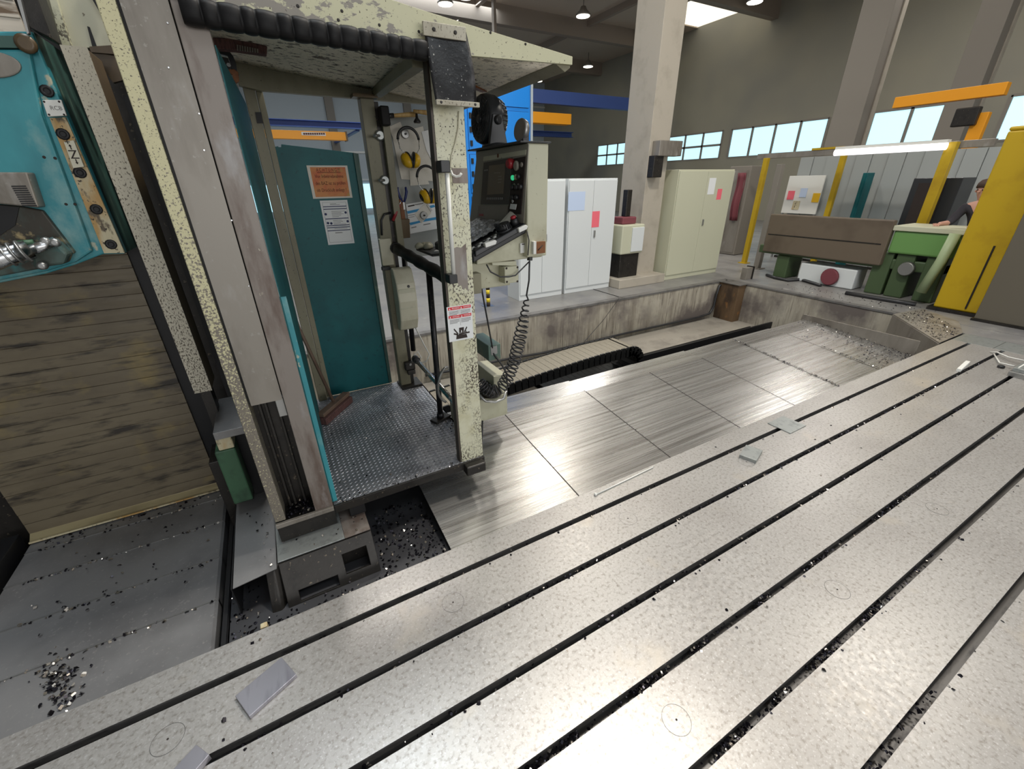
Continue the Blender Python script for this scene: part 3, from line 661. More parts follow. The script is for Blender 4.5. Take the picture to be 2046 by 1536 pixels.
# ------------------------------------------------------------------ slatted curtains
def curtain(name, label, x0, x1, y, z0, z1, n, mat, mat2=None):
    t = thing(name, label, 'curtain', ((x0 + x1) / 2, y, z0)); h = (z1 - z0) / n
    first = None
    for k in range(n):
        z = z0 + k * h; d = rnd(0, .0025)
        pf = [(y - .004 - d, z + .001), (y - .007 - d, z + h * .06), (y - .006 - d, z + h * .55), (y - .004 - d, z + h), (y + .012, z + h), (y + .012, z)]
        MB().prism([(x0, yy, zz) for yy, zz in pf], (x1 - x0, 0, 0)).build('slat', mat, t)
    return t
cu = curtain('slatted_curtain', 'oily khaki slatted curtain hanging below the teal spindle head', -1.66, -.69, 3.085, .03, 1.72, 24, m_slat)
pf = [(3.082, .055), (3.076, .03), (3.045, .006), (3.03, .001), (3.03, -.004), (3.05, -.004), (3.09, .0), (3.1, .055)]
MB().prism([(-1.66, y, z) for y, z in pf], (.975, 0, 0)).build('bottom_strip', m_slatgold, cu)
B(-1.66, -.685, 3.024, 3.031, -.004, .005).build('bottom_edge', m_rustcream, cu)
curtain('upper_curtain', 'brown and white slatted curtain above the teal spindle head', -1.8, -.735, 3.1, 2.46, 3.3, 14, m_slattop)

# ------------------------------------------------------------------ teal spindle head
hd = thing('spindle_head', 'worn teal spindle head housing with bolted edge strip at upper left', 'spindle head', (-1.0, 2.8, 1.6))
yq([(-60, 62), (62, 62), (250, 507), (205, 508), (150, 529), (91, 547), (0, 565), (-120, 590)], 2.70, .05).build('housing', m_tealbright, hd, bev=.006)
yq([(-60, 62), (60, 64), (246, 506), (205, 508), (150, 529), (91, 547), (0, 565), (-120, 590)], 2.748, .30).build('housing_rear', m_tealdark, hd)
yq([(-60, 98), (58, 98), (84, 230), (184, 502), (150, 524), (91, 542), (0, 560), (-120, 585)], 2.672, .04).build('front_cover', m_tealbright, hd, bev=.008)
yq([(99, 236), (131, 234), (249, 505), (208, 506)], 2.690, .012).build('edge_strip', m_rustcream, hd)
so = Yp(62, 62, 2.71); so2 = Yp(249, 507, 2.71)
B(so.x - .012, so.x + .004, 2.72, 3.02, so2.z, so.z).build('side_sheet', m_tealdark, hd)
yq([(-60, 70), (56, 72), (62, 96), (-60, 94)], 2.668, .03).build('dark_recess', m_tealdark, hd)
p = Yp(53, 88, 2.668); MB().lathe(p, (0, -1, 0), [(0, .032), (.01, .032), (.014, .02)], 16).build('rusty_plug', m_brown, hd)
for u, v in ((94, 182), (126, 268), (160, 345), (193, 418), (222, 488)): screw(Yp(u, v, 2.69), (0, -1, 0), .022, hd, m_black)
pl = yq([(84, 200), (122, 199), (133, 231), (95, 233)], 2.662, .012).build('label_plate', m_white, hd, bev=.002)
for u, v in ((88, 203), (118, 203), (98, 229), (128, 229)): MB().lathe(Yp(u, v, 2.662), (0, -1, 0), [(0, .004), (.002, .003)], 8).build('rivet', m_ink, pl)
lettering('RCB', .020, Yp(101, 219, 2.661), (1, 0, 0), (0, 0, 1), m_inkgrey, pl)
zp = yq([(127, 283), (147, 280), (168, 333), (146, 336)], 2.668, .012).build('axis_label', m_whitepl, hd, bev=.001)
zc = Yp(147, 308, 2.684)
zc = (Yp(137, 282, 2.667) + Yp(157, 334, 2.667)) / 2
lettering('Z', .046, zc + Vector((0, 0, -.016)), (1, 0, 0), (0, 0, 1), m_ink, zp, 'CENTER')
lettering('+', .034, zc + Vector((-.004, 0, .034)), (1, 0, 0), (0, 0, 1), m_ink, zp, 'CENTER')
lettering('-', .045, zc + Vector((.004, 0, -.062)), (1, 0, 0), (0, 0, 1), m_ink, zp, 'CENTER')
for s in (1, -1):
    c = zc + Vector((0, -.0012, .026 * s))
    mb = MB(); mb.box(c.x - .0018, c.x + .0018, c.y - .001, c.y, c.z - .008, c.z + .008)
    mb.prism([(c.x - .005, c.y - .001, c.z + .004 * s), (c.x + .005, c.y - .001, c.z + .004 * s), (c.x, c.y - .001, c.z + .011 * s)], (0, .001, 0)); mb.build('arrow', m_ink, zp)
for u, v in ((88, 314), (110, 316), (132, 408), (150, 408)): MB().lathe(Yp(u, v, 2.672), (0, -1, 0), [(0, .006), (.001, .005)], 8).build('small_hole', m_ink, hd)
B(-2.7, -1.85, .9, 3.0, 1.35, 2.7).build('unseen_shade_ram', m_tealworn, hd, bev=.03)  # block added out of view to keep light off the left side
# grey round nose pad, louvred guard, dark lower bay, hose fittings
yq([(-20 + 62 * math.cos(k * math.tau / 28), 128 + 27 * math.sin(k * math.tau / 28) + 6 * math.cos(k * math.tau / 28)) for k in range(28)], 2.664, .012).build('nose_pad', m_greyplate, hd, bev=.004)
lg = yq([(-60, 344), (54, 344), (78, 415), (45, 412), (-60, 402)], 2.60, .08).build('louvre_guard', m_greyplate, hd, bev=.006)
for k in range(10):
    v = 371 + k * 4.3; u = 22 + k * 2.4
    yq([(u, v), (u + 29, v - .5), (u + 30, v + 2), (u + 1, v + 2.5)], 2.597, .006).build('louvre', m_black, lg)
yq([(-60, 404), (40, 412), (84, 420), (150, 505), (90, 535), (0, 552), (-60, 560)], 2.65, .04).build('lower_bay', m_tealworn, hd, bev=.006)
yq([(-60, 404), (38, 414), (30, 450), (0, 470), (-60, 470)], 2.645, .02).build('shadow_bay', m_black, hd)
fit = yq([(62, 492), (108, 482), (136, 508), (128, 528), (66, 536)], 2.55, .08).build('valve_block', m_tealworn, hd, bev=.01)
MB().tube([Yp(-30, 528, 2.45), Yp(10, 512, 2.47), Yp(60, 498, 2.50)], .036, 14).build('hose_pipe', m_chrome, hd)
MB().tube([Yp(60, 500, 2.50), Yp(112, 482, 2.54)], .02, 12).build('pipe_stub', m_chrome, hd)
for u, v in ((14, 511), (28, 506), (44, 502)): MB().tube([Yp(u, v, 2.475), Yp(u + 4, v - 1.2, 2.476)], .043, 14).build('pipe_ring', m_zinc, hd)
for u, v in ((93, 482), (112, 484), (86, 530)): MB().lathe(Yp(u, v, 2.53), (0, -1, 0), [(0, .018), (.02, .016), (.024, .008)], 10).build('fitting', m_zinc, hd)
MB().tube([Yp(36, 487, 2.52), Yp(68, 484, 2.53)], .012, 8).build('green_pin', m_darkgreen, hd)
# dark clamp arm over the head
am = thing('head_arm', 'dark steel arm plate above the teal spindle head', 'machine arm', (-.72, 2.68, 2.45))
yq([(30, -40), (62, -40), (104, 78), (60, 56), (48, 40)], 2.66, .12).build('arm_plate', m_castdark, am, bev=.004)
yq([(22, -40), (32, -40), (58, 66), (54, 68)], 2.64, .02).build('arm_edge', m_zinc, am)

# ------------------------------------------------------------------ operator cabin
cab = thing('operator_cabin', 'open operator cabin with checker plate floor and flaking cream roof', 'cabin', (.46, 2.8, .2))
PX0, PX1, PY0, PY1, PZ = -.012, .94, 2.125, 3.60, .25
B(PX0, PX1, PY0, PY1, PZ - .006, PZ).build('floor_plate', m_checker, cab)
mb = MB(); i = 0
y = PY0 + .014
while y < PY1 - .01:
    x = PX0 + .016 + (i % 2) * .015
    while x < PX1 - .012:
        s = 1 if i % 2 else -1
        a = Vector((.0105, .0075 * s, 0)); b = Vector((-.0026 * s, .0036, 0)); c = Vector((x, y, PZ)); h = Vector((0, 0, .003))
        mb.add([c - a, c + b, c + a, c - b, c + h - a * .4, c + h + a * .4], [(0, 4, 5, 1), (1, 5, 2), (2, 5, 4, 3), (3, 4, 0)])
        x += .030
    y += .0165; i += 1
mb.build('tread_pattern', m_checker, cab, kind='stuff')
B(PX0, PX1, PY0 - .004, PY0 + .01, PZ - .05, PZ + .001).build('floor_edge', m_castdark, cab, bev=.001)
B(PX1 - .01, PX1, PY0, PY1, PZ - .05, PZ).build('floor_edge', m_castdark, cab)
for y in (PY0 + .12, 2.8, 3.45): B(PX0, PX1, y, y + .06, PZ - .09, PZ - .006).build('floor_beam', m_castdark, cab)
B(.79, .925, 2.07, 2.16, PZ - .075, PZ - .004).build('corner_block', m_castdark, cab, bev=.008)
pts = [(rnd(.02, .9), rnd(2.13, 3.2), PZ + .002) for _ in range(90)] + [(.93 - abs(random.gauss(0, .04)), rnd(2.15, 2.9), PZ + .002) for _ in range(160)] + [(rnd(.0, .9), 2.13 + abs(random.gauss(0, .03)), PZ + .002) for _ in range(70)]
chips('cabin_chips', pts, .009, cab, .3)
# front right post
post = B(.786, .938, 2.142, 2.235, PZ, 2.46).build('front_post', m_cream, cab, bev=.002)
B(.775, .786, 2.146, 2.20, PZ, 2.46).build('post_edge', m_postedge, cab, bev=.001)
yq([(905, 497), (913, 493), (921, 495), (931, 486), (936, 582), (930, 575), (926, 579), (921, 570), (917, 572), (914, 562), (907, 556), (909, 545), (903, 536), (907, 525), (902, 516), (907, 507)], 2.1412, .001).build('bare_patch', m_mauve, post)
# rear posts and door jambs
B(.755, .845, 3.46, 3.56, PZ, 2.45).build('rear_post', m_jamb, cab, bev=.003); B(.875, .925, 3.42, 3.50, 1.40, 2.36).build('rear_rail', m_jamb, cab, bev=.003)
B(.845, .875, 3.47, 3.5, PZ, 2.42).build('post_gap', m_castdark, cab)
B(.745, .93, 3.40, 3.58, PZ, PZ + .02).build('post_foot', m_castdark, cab, bev=.002)
B(.070, .135, 3.55, 3.62, PZ, 2.48).build('door_jamb', m_jamb, cab, bev=.003); B(.140, .178, 3.60, 3.66, PZ, 2.46).build('door_jamb', m_jamb, cab, bev=.003)
B(.06, .19, 3.545, 3.66, 2.48, 2.51).build('jamb_cap', m_jamb, cab, bev=.002)
yq([(510, 224), (522, 224), (526, 246), (514, 246)], 3.54, .02).build('door_catch', m_black, cab)
# door
dr = yq([(658, 791), (778, 765), (705, 305), (562, 288), (562, 294), (549, 293)], 3.63, .012).build('door_panel', m_teal, cab, bev=.002)
yq([(778, 765), (783, 763), (716, 307), (706, 305)], 3.61, .03).build('door_edge', m_tealdark, dr)
yq([(658, 791), (664, 790), (556, 292), (549, 293)], 3.62, .012).build('door_edge', m_teal, dr)
# roof
def rz(x, y): return 2.472 - .025 * x + (.115 - .085 * x) * (y - 2.12) / 1.4
mb = MB(); mb.grid(lambda a, b: (-.06 + 1.57 * a, 2.13 + 1.39 * b, rz(-.06 + 1.57 * a, 2.13 + 1.39 * b)), 8, 6)
mb.build('roof_lining', m_roofunder, cab, solid=.004)
mb = MB(); mb.grid(lambda a, b: (-.06 + 1.59 * a, 2.13 + 1.40 * b, rz(-.06 + 1.57 * a, 2.13 + 1.39 * b) + .02 + .10 * (1 - a)), 8, 6)
mb.build('roof_sheet', m_fascia, cab, solid=.004)
MB().prism([(-.12, 2.112, 2.470), (.77, 2.112, 2.408), (1.53, 2.112, 2.430), (1.53, 2.112, 2.463), (.77, 2.112, 2.545), (-.12, 2.112, 2.66)], (0, .016, 0)).build('front_fascia', m_fascia, cab, bev=.001)
MB().prism([(.05, 3.5, 2.46), (.16, 3.5, 2.442), (.80, 3.5, 2.436), (1.5, 3.5, 2.43), (1.5, 3.5, 2.48), (.88, 3.5, 2.495), (.05, 3.5, 2.6)], (0, .05, 0)).build('rear_fascia', m_jamb, cab, bev=.003)
MB().prism([(1.50, 2.13, 2.40), (1.53, 2.13, 2.42), (1.53, 2.13, 2.455), (1.49, 2.13, 2.455), (1.44, 2.13, 2.438), (1.44, 2.13, 2.43)], (0, 1.40, 0)).build('side_beam', m_jamb, cab, bev=.002)
a, b = Yp(752, 186, 3.47), Yp(836, 122, 2.2)
MB().obox((a + b) / 2, (.06, 0, 0), b - a, (0, 0, .05)).build('roof_rib', m_jamb, cab, bev=.003)
a, b = Vector((1.42, 2.9, 2.44)), Vector((.95, 2.55, 2.45)); MB().obox((a + b) / 2, b - a, Vector((.02, -.03, 0)), (0, 0, .03)).build('roof_rib', m_woodbrown, cab)
a, b = Vector((-.05, 2.24, 2.455)), Vector((.95, 2.2, 2.415)); MB().obox((a + b) / 2, b - a, (0, .05, 0), (0, 0, .025)).build('roof_rib', m_jamb, cab, bev=.003)
B(.70, .86, 3.40, 3.50, 2.43, 2.45).build('rusty_lug', m_brown, cab)
for u, v in ((595, 12), (683, 22), (676, 40), (758, 50), (837, 63), (980, 65), (1050, 88)):
    MB().lathe(Yp(u, v, 2.112), (0, -1, 0), [(0, .006), (.003, .004)], 8).build('rivet', m_castdark, cab)
# black rubber bellows under the lintel
def bellow(a, b):
    x = -.085 + .84 * a; ang = b * math.tau; pl_ = abs(math.sin(a * 15 * math.pi)) ** .6
    k = 1 - .10 * a; ry = (.026 + .012 * pl_) * k; rz_ = (.036 + .004 * pl_) * k
    cc_, ss_ = math.cos(ang), math.sin(ang)
    f = lambda q: math.copysign(abs(q) ** .7, q)
    return (x + .006 * math.sin(a * 40), 2.088 - f(cc_) * ry, 2.432 - .028 * a + f(ss_) * rz_)
MB().grid(bellow, 180, 16).build('rubber_bellows', m_rubber, cab)
# rubber flap with painted highlights in front of the post
fl = []
def flap(a, b):
    z = 2.487 - .268 * b; y = 2.085 - .045 * math.sin(b * math.pi * .55) + .012 * math.sin(a * math.pi) * math.sin(b * math.pi); return (.752 + .19 * a + .012 * b + .012 * math.sin(b * 3) * (a - .5), y, z)
MB().grid(flap, 12, 20).build('rubber_flap', m_flap, cab, solid=.006)
cb2 = B(.745, .935, 2.068, 2.082, 2.452, 2.50).build('flap_clamp', m_cream_speck, cab, bev=.002)
for x in (.79, .885): MB().lathe((x, 2.068, 2.476), (0, -1, 0), [(0, .008), (.005, .006)], 10).build('clamp_screw', m_castdark, cb2)
cb3 = B(.758, .962, 2.018, 2.036, 2.207, 2.226).build('flap_bar', m_cream_speck, cab, bev=.002)
for x in (.78, .94): MB().lathe((x, 2.018, 2.217), (0, -1, 0), [(0, .006), (.003, .004)], 10).build('clamp_screw', m_castdark, cb3)
# grab handle, hook plate, thin cable
hdl = MB().tube([Yp(893, 346, 2.095), Yp(907, 556, 2.095)], .011, 12).build('grab_bar', m_white, cab)
pbox(882, 345, 899, 320, 2.075, .065).build('bar_end', m_blackpl, hdl, bev=.004); pbox(899, 568, 914, 548, 2.075, .065).build('bar_end', m_blackpl, hdl, bev=.004)
hp = pbox(905, 366, 934, 336, 2.138, .005).build('hook_plate', m_mauve, cab, bev=.001)
MB().tube([Yp(901, 341, 2.13), Yp(904, 349, 2.11), Yp(912, 353, 2.10), Yp(919, 351, 2.09), Yp(922, 346, 2.085)], .006, 8).build('hook', m_white, hp)
MB().tube([Yp(917, 222, 2.137), Yp(916, 255, 2.137), Yp(910, 285, 2.137), Yp(902, 312, 2.137), Yp(899, 336, 2.137)], .0035, 6).build('handle_cable', m_whitepl, cab)
for u, v in ((880, 252), (890, 253), (899, 253), (906, 252)): MB().lathe(Yp(u, v, 2.142), (0, -1, 0), [(0, .003), (.001, .002)], 6).build('screw_hole', m_ink, cab)
# warning sticker on the post
sk = thing('warning_sticker', 'white warning sticker with red headers and pictogram on the cabin post', 'sticker', tuple(Yp(922, 640, 2.141)))
sa, sb_ = Yp(898, 685, 2.141), Yp(944, 606, 2.141); X0, X1, Z0, Z1 = sa.x, sb_.x - .006, sa.z + .004, sb_.z
B(X0, X1, 2.1398, 2.1412, Z0, Z1).build('sheet', m_paperw, sk)
W_, H_ = X1 - X0, Z1 - Z0
def sbx(a, b, c, d, m, nm): return B(X0 + W_ * a, X0 + W_ * b, 2.1392, 2.1399, Z0 + H_ * c, Z0 + H_ * d).build(nm, m, sk)
for r_, (c0, c1) in enumerate(((.90, .98), (.665, .745))):
    for q, (a0, a1) in enumerate(((.05, .495), (.505, .96))):
        sbx(a0, a1, c0, c1, m_red, 'red_header')
        xx = X0 + W_ * (a0 + .03); zz = Z0 + H_ * (c0 + .012); s = H_ * .05
        MB().prism([(xx, 2.1388, zz), (xx + s, 2.1388, zz), (xx + s / 2, 2.1388, zz + s)], (0, .0005, 0)).build('triangle', m_paperw, sk)
        lettering(('PELIGRO', 'DANGER', 'ACHTUNG', 'DANGER')[r_ * 2 + q], .0115, (X0 + W_ * (a0 + .15), 2.139, Z0 + H_ * (c0 + .022)), (1, 0, 0), (0, 0, 1), m_paperw, sk, width=W_ * .27)
        for ln in range(4): sbx(a0 + .03, a1 - .03 - .08 * (ln == 3), c0 - .035 - ln * .032 - .014, c0 - .035 - ln * .032, m_inkgrey, 'text_line')
sbx(.495, .505, .44, .9, m_inkgrey, 'rule')
pc = lambda a, b: (X0 + W_ * a, 2.139, Z0 + H_ * b)
mb = MB()
mb.prism([pc(.28, .05), pc(.75, .05), pc(.71, .16), pc(.31, .17)], (0, .0006, 0)); mb.prism([pc(.42, .22), pc(.60, .21), pc(.63, .37), pc(.43, .37)], (0, .0006, 0))
for a, b, c, d in ((.37, .20, .22, .36), (.38, .175, .2, .225), (.63, .22, .75, .36), (.40, .185, .85, .195)):
    e = Vector((c - a, 0, d - b)); q = Vector((-(d - b), 0, c - a)).normalized() * .022
    mb.prism([pc(a + q.x, b + q.z), pc(c + q.x, d + q.z), pc(c - q.x, d - q.z), pc(a - q.x, b - q.z)], (0, .0006, 0))
mb.lathe(pc(.70, .235), (0, -1, 0), [(0, .004), (.0004, .004)], 10)
mb.build('crush_pictogram', m_ink, sk)
MB().prism([pc(.49, .23), pc(.54, .23), pc(.53, .29), pc(.51, .30)], (0, -.0005, 0)).build('pictogram_gap', m_paperw, sk)

# notices on the teal door
def frame_quad(tl, tr, br, bl, y):
    P = [Yp(*q, y) for q in (tl, tr, br, bl)]; return min(P[0].x, P[3].x) * .5 + max(P[0].x, P[3].x) * .5, (P[1].x + P[2].x) / 2, (P[2].z + P[3].z) / 2, (P[0].z + P[1].z) / 2
nx0, nx1, nz0, nz1 = frame_quad((612, 330), (694, 331), (704, 394), (626, 398), 3.625)
nt = thing('notice', 'orange ACHTUNG notice with white border taped on the teal door', 'notice', ((nx0 + nx1) / 2, 3.625, nz0))
B(nx0, nx1, 3.6245, 3.6265, nz0, nz1).build('border_sheet', m_paper, nt)
w_, h_ = nx1 - nx0, nz1 - nz0
B(nx0 + w_ * .07, nx1 - w_ * .06, 3.6235, 3.6246, nz0 + h_ * .05, nz1 - h_ * .05).build('print', m_orangepaper, nt)
for txt, fz, ww in (('A C H T U N G !!!', .82, .58), ('Vor Inbetriebnahme', .63, .70), ('des BAZ ist zu prüfen', .42, .74), ('ob Druckluft anliegt !', .21, .74)):
    lettering(txt, h_ * .145, (nx0 + w_ * (.5 - ww / 2), 3.6232, nz0 + h_ * fz), (1, 0, 0), (0, 0, 1), m_inkbrown, nt, width=w_ * ww, ext=.0006)
B(nx0 + w_ * .22, nx1 - w_ * .2, 3.623, 3.6236, nz0 + h_ * .785, nz0 + h_ * .80).build('underline', m_inkbrown, nt)
fx0, fx1, fz0, fz1 = frame_quad((639, 401), (694, 399), (708, 485), (656, 490), 3.625)
fm = thing('form_sheet', 'white form sheet with navy bars below the orange notice', 'notice', ((fx0 + fx1) / 2, 3.625, fz0))
B(fx0, fx1, 3.6245, 3.6265, fz0, fz1).build('sheet', m_paperw, fm)
w_, h_ = fx1 - fx0, fz1 - fz0
def fb(a, b, c, d, m, nm): return B(fx0 + w_ * a, fx0 + w_ * b, 3.6237, 3.6246, fz0 + h_ * c, fz0 + h_ * d).build(nm, m, fm)
for z in (.855, .80, .585, .43, .385, .315): fb(.07, .93, z, z + .018, m_inkblue, 'navy_bar')
for z in (.05, .955): fb(.07, .93, z, z + .005, m_inkgrey, 'rule')
for x in (.07, .925): fb(x, x + .008, .05, .96, m_inkgrey, 'rule')
for z in (.92, .90, .75, .72, .69, .66, .63, .55, .52, .49, .46, .36, .27, .26): fb(.34, .34 + rnd(.2, .5), z, z + .009, m_inkgrey, 'text_line')
for a, z in ((.12, .7), (.86, .72), (.14, .5), (.26, .49), (.88, .52)): MB().lathe((fx0 + w_ * a, 3.6246, fz0 + h_ * z), (0, -1, 0), [(0, .009), (.001, .009)], 10).build('pictogram', m_inkblue, fm)

# ------------------------------------------------------------------ rails inside the cabin
r1 = thing('padded_rail', 'fat black padded rail across the cabin side', 'rail', tuple(Yp(835, 520, 2.9)))
a, b = Yp(793, 497, 3.40), Yp(912, 566, 2.30)
pts = [a.lerp(b, t / 16) for t in range(17)]; MB().tube(pts, [.040 + .004 * math.sin(i * 1.9) for i in range(17)], 14).build('padding', m_rubber, r1)
MB().tube([a, a + (a - b).normalized() * .03], .046, 14).build('end_ring', m_blackpl, r1)
foot = Vector((.86, 2.74, PZ)); c = a.lerp(b, .60)
r2 = thing('black_stanchion', 'black tube stanchion standing on the checker plate floor', 'stanchion', tuple(foot))
MB().tube([foot, (c.x, c.y, c.z - .03)], .021, 12).build('tube', m_blackpaint, r2)
MB().obox(foot + Vector((0, .0, .010)), (.14, .06, 0), (-.03, .07, 0), (0, 0, .02)).build('foot_plate', m_castdark, r2, bev=.003)
MB().tube([foot + Vector((0, 0, .02)), foot + Vector((0, 0, .06))], .028, 12).build('foot_socket', m_blackpaint, r2)
r3 = thing('rear_stanchion', 'short black tube hanging beside the rear cabin post', 'stanchion', tuple(Yp(832, 700, 3.3)))
t0, t1 = Yp(806, 500, 3.47), Yp(826, 700, 3.47); MB().tube([t0, t1], .022, 12).build('tube', m_blackpaint, r3)
r4 = thing('chrome_rod', 'bright chrome cross rod behind the front cabin post', 'rod', tuple(Yp(860, 760, 2.8)))
c0, c1 = Yp(829, 716, 3.32), Yp(918, 815, 2.32); MB().tube([c0, c1], .019, 14).build('rod', m_chrome, r4)
MB().tube([c0, c0.lerp(c1, .06)], .03, 12).build('collar', m_blackpl, r4)
lpn = []
cc = Yp(893, 770, 2.45)
for k in range(17):
    t = k / 16 * math.pi * 1.15 + .9; lpn.append(cc + Vector((.065 * math.cos(t), .02 * math.sin(2 * t), .13 * math.sin(t))))
tag(MB().tube(lpn, .009, 8).build('hose_loop', m_zinc, loc=tuple(cc)), 'grey hose loop around the chrome rod', 'hose')
# latch knobs, limit switch, cables on the rear post
for u, v in ((752, 271), (762, 360)):
    k = MB().lathe(Yp(u + 6, v, 3.46), (0, -1, 0), [(0, .03), (.02, .034), (.03, .025)], 16).build('latch_knob', m_steelpl, cab)
    MB().tube([Yp(u + 6, v, 3.44), Yp(u - 4, v, 3.38)], .010, 10).build('latch_pin', m_zinc, k)
sw = thing('limit_switch', 'small white switch box on the rear cabin post', 'switch', tuple(Yp(773, 510, 3.42)))
pbox(765, 531, 781, 476, 3.43, .03).build('switch_body', m_whitepl, sw, bev=.004); pbox(764, 541, 780, 532, 3.43, .03).build('switch_gland', m_blackpl, sw, bev=.003)
MB().tube([Yp(781, 425, 3.45), Yp(768, 428, 3.44), Yp(762, 440, 3.44), Yp(763, 470, 3.44)], .008, 8).build('switch_cable', m_hose, sw)
# rounded cream unit on rear post
un = thing('handset_unit', 'rounded yellowed white control unit hanging on the rear cabin post', 'control unit', tuple(Yp(805, 650, 3.38)))
pf = [(3.44, 1.30), (3.40, 1.315), (3.345, 1.305), (3.30, 1.20), (3.285, 1.06), (3.31, .90), (3.36, .81), (3.42, .79), (3.44, .80)]
MB().prism([(.79, y, z) for y, z in pf], (.15, 0, 0)).build('shell', m_whitepl, un, bev=.022)
B(.80, .93, 3.292, 3.30, 1.0, 1.16).build('grip_recess', m_cream_plain, un, bev=.003)
MB().lathe(Yp(816, 572, 3.30), (0, -1, 0), [(0, .012), (.008, .010)], 12).build('button', m_blackpl, un)
MB().tube([Yp(828, 650, 3.40), Yp(848, 690, 3.3), Yp(858, 708, 3.25), Yp(852, 722, 3.25), Yp(835, 726, 3.3), Yp(825, 712, 3.33), Yp(835, 702, 3.3), Yp(842, 714, 3.3), Yp(830, 722, 3.33)], .006, 6).build('cord', m_white, un)
pk = thing('socket_block', 'dirty black socket block at the foot of the rear cabin post', 'socket', tuple(Yp(820, 745, 3.4)))
pbox(811, 742, 829, 722, 3.40, .05).build('socket_body', m_castdark, pk, bev=.01); pbox(816, 750, 830, 738, 3.39, .04).build('plug', m_castdark, pk, bev=.006)
MB().lathe(Yp(820, 728, 3.40), (0, -1, 0), [(0, .012), (.006, .010)], 10).build('socket_cap', m_zinc, pk)

# ------------------------------------------------------------------ notice board with its things
bd = thing('notice_board', 'grey sheet board hung behind the cabin posts with papers and tools', 'board', (1.13, 3.55, 1.4))
B(.93, 1.36, 3.53, 3.54, 1.36, 2.36).build('board_sheet', m_corr, bd, bev=.001); B(.93, .945, 3.50, 3.53, 1.36, 2.36).build('board_rail', m_brown, bd)
def paper(label, q, y, mat, group=None):
    c = Yp(*[sum(v[i] for v in q) / len(q) for i in (0, 1)], y)
    o = yq(q, y, .0012).build('paper', mat, loc=tuple(c)); return tag(o, label, 'paper', group)
paper('long smudged white paper behind the upper yellow ear muffs', [(783, 268), (845, 252), (870, 362), (802, 358)], 3.522, m_paper)
paper('tilted small paper at the top left of the notice board', [(776, 254), (800, 243), (812, 277), (790, 286)], 3.518, m_paper)
paper('white paper half hidden behind the front post at upper right', [(842, 263), (862, 258), (868, 330), (852, 300)], 3.516, m_paperw)
paper('crumpled paper note pinned between the two ear muffs', [(818, 340), (846, 338), (858, 368), (820, 371)], 3.516, m_paper)
po = thing('poster', 'white poster with blue stripes under the lower ear muffs', 'poster', tuple(Yp(850, 440, 3.52)))
yq([(811, 408), (868, 398), (884, 455), (820, 467)], 3.518, .0012).build('sheet', m_paperw, po)
for q in ([(813, 422), (837, 417), (838, 422), (815, 427)], [(858, 411), (867, 409), (870, 413), (860, 416)], [(818, 445), (842, 440), (842, 444), (820, 450)], [(845, 438), (874, 433), (876, 438), (846, 443)]): yq(q, 3.5168, .001).build('blue_stripe', m_blueprint, po)
yq([(815, 411), (828, 408.5), (828.5, 411), (815.5, 413.5)], 3.5168, .001).build('heading', m_ink, po); yq([(829, 408.2), (846, 405), (846, 407), (829, 410)], 3.5168, .001).build('heading', m_inkgrey, po)
for q in ([(815, 430), (828, 428), (828, 429), (815, 431)], [(816, 434), (828, 432), (828, 433), (816, 435)], [(822, 454), (832, 452), (832, 454), (822, 456)], [(846, 448), (860, 445.5), (860, 447.5), (846, 450)]): yq(q, 3.5168, .001).build('text_line', m_inkgrey, po)
paper('small paper square pinned on the blue striped poster', [(828, 428), (850, 405), (862, 425), (842, 446)], 3.514, m_paper)
for (u, v), lb_ in (((809, 268), 'grey round hook behind the upper ear muffs'), ((846, 430), 'grey round magnet on the blue striped poster')):
    c = Yp(u, v, 3.512); t = thing('magnet_hook', lb_, 'magnet', tuple(c))
    MB().lathe(c, (0, -1, 0), [(0, .030), (.012, .030), (.016, .026)], 20).build('disc', m_zinc, t); MB().lathe(c + Vector((0, -.016, 0)), (0, -1, 0), [(0, .007), (.02, .006)], 10).build('stud', m_blackpl, t)
c = Yp(858, 415, 3.512); tag(MB().obox(c, (.03, 0, -.05), (0, .008, 0), (.012, 0, .008)).build('marker_pen', m_zinc, loc=tuple(c)), 'grey marker clipped to the blue striped poster', 'pen')
def earmuffs(label, c, s, black):
    c = Vector(c); t = thing('ear_muffs', label, 'ear muffs', tuple(c), 'yellow and black ear muffs on the board')
    band = []; 
    for k in range(15):
        a = math.pi * (k / 14); band.append(c + Vector((-.075 * math.cos(a), 0, .115 + .075 * math.sin(a))) * s)
    MB().tube(band, .0095 * s, 8).build('headband', m_blackpl, t)
    for g in (-1, 1):
        MB().tube([c + Vector((.076 * g, 0, .12)) * s, c + Vector((.07 * g, -.01, .06)) * s, c + Vector((.045 * g, -.02, .03)) * s, c + Vector((.05 * g, -.02, -.01)) * s], .003 * s, 6).build('wire', m_chrome, t)
        ax = Vector((g, -.12, -.22 * 1)).normalized() if g > 0 else Vector((g, -.12, -.22)).normalized()
        o = c + Vector((.010 * g, -.01, -.01)) * s
        cup = MB().lathe(o, ax, [(.012 * s, .052 * s), (.03 * s, .050 * s), (.048 * s, .038 * s), (.056 * s, .02 * s)], 18, scale=(1.15, .85)).build('cup', m_yellow, t)
        MB().lathe(o, ax, [(-.004 * s, .040 * s), (.0, .053 * s), (.012 * s, .054 * s)], 18, scale=(1.15, .85)).build('cushion', m_blackpl, cup)
        if black: MB().lathe(o + ax * .03 * s, ax, [(0, .044 * s), (.018 * s, .036 * s), (.028 * s, .02 * s)], 16, scale=(1.12, .8)).build('cup_cap', m_blackpl, cup)
earmuffs('upper yellow ear muffs hanging on the notice board', Yp(820, 316, 3.40), 1.02, False)
earmuffs('lower black and yellow ear muffs above the blue striped poster', Yp(856, 388, 3.34), 1.0, True)
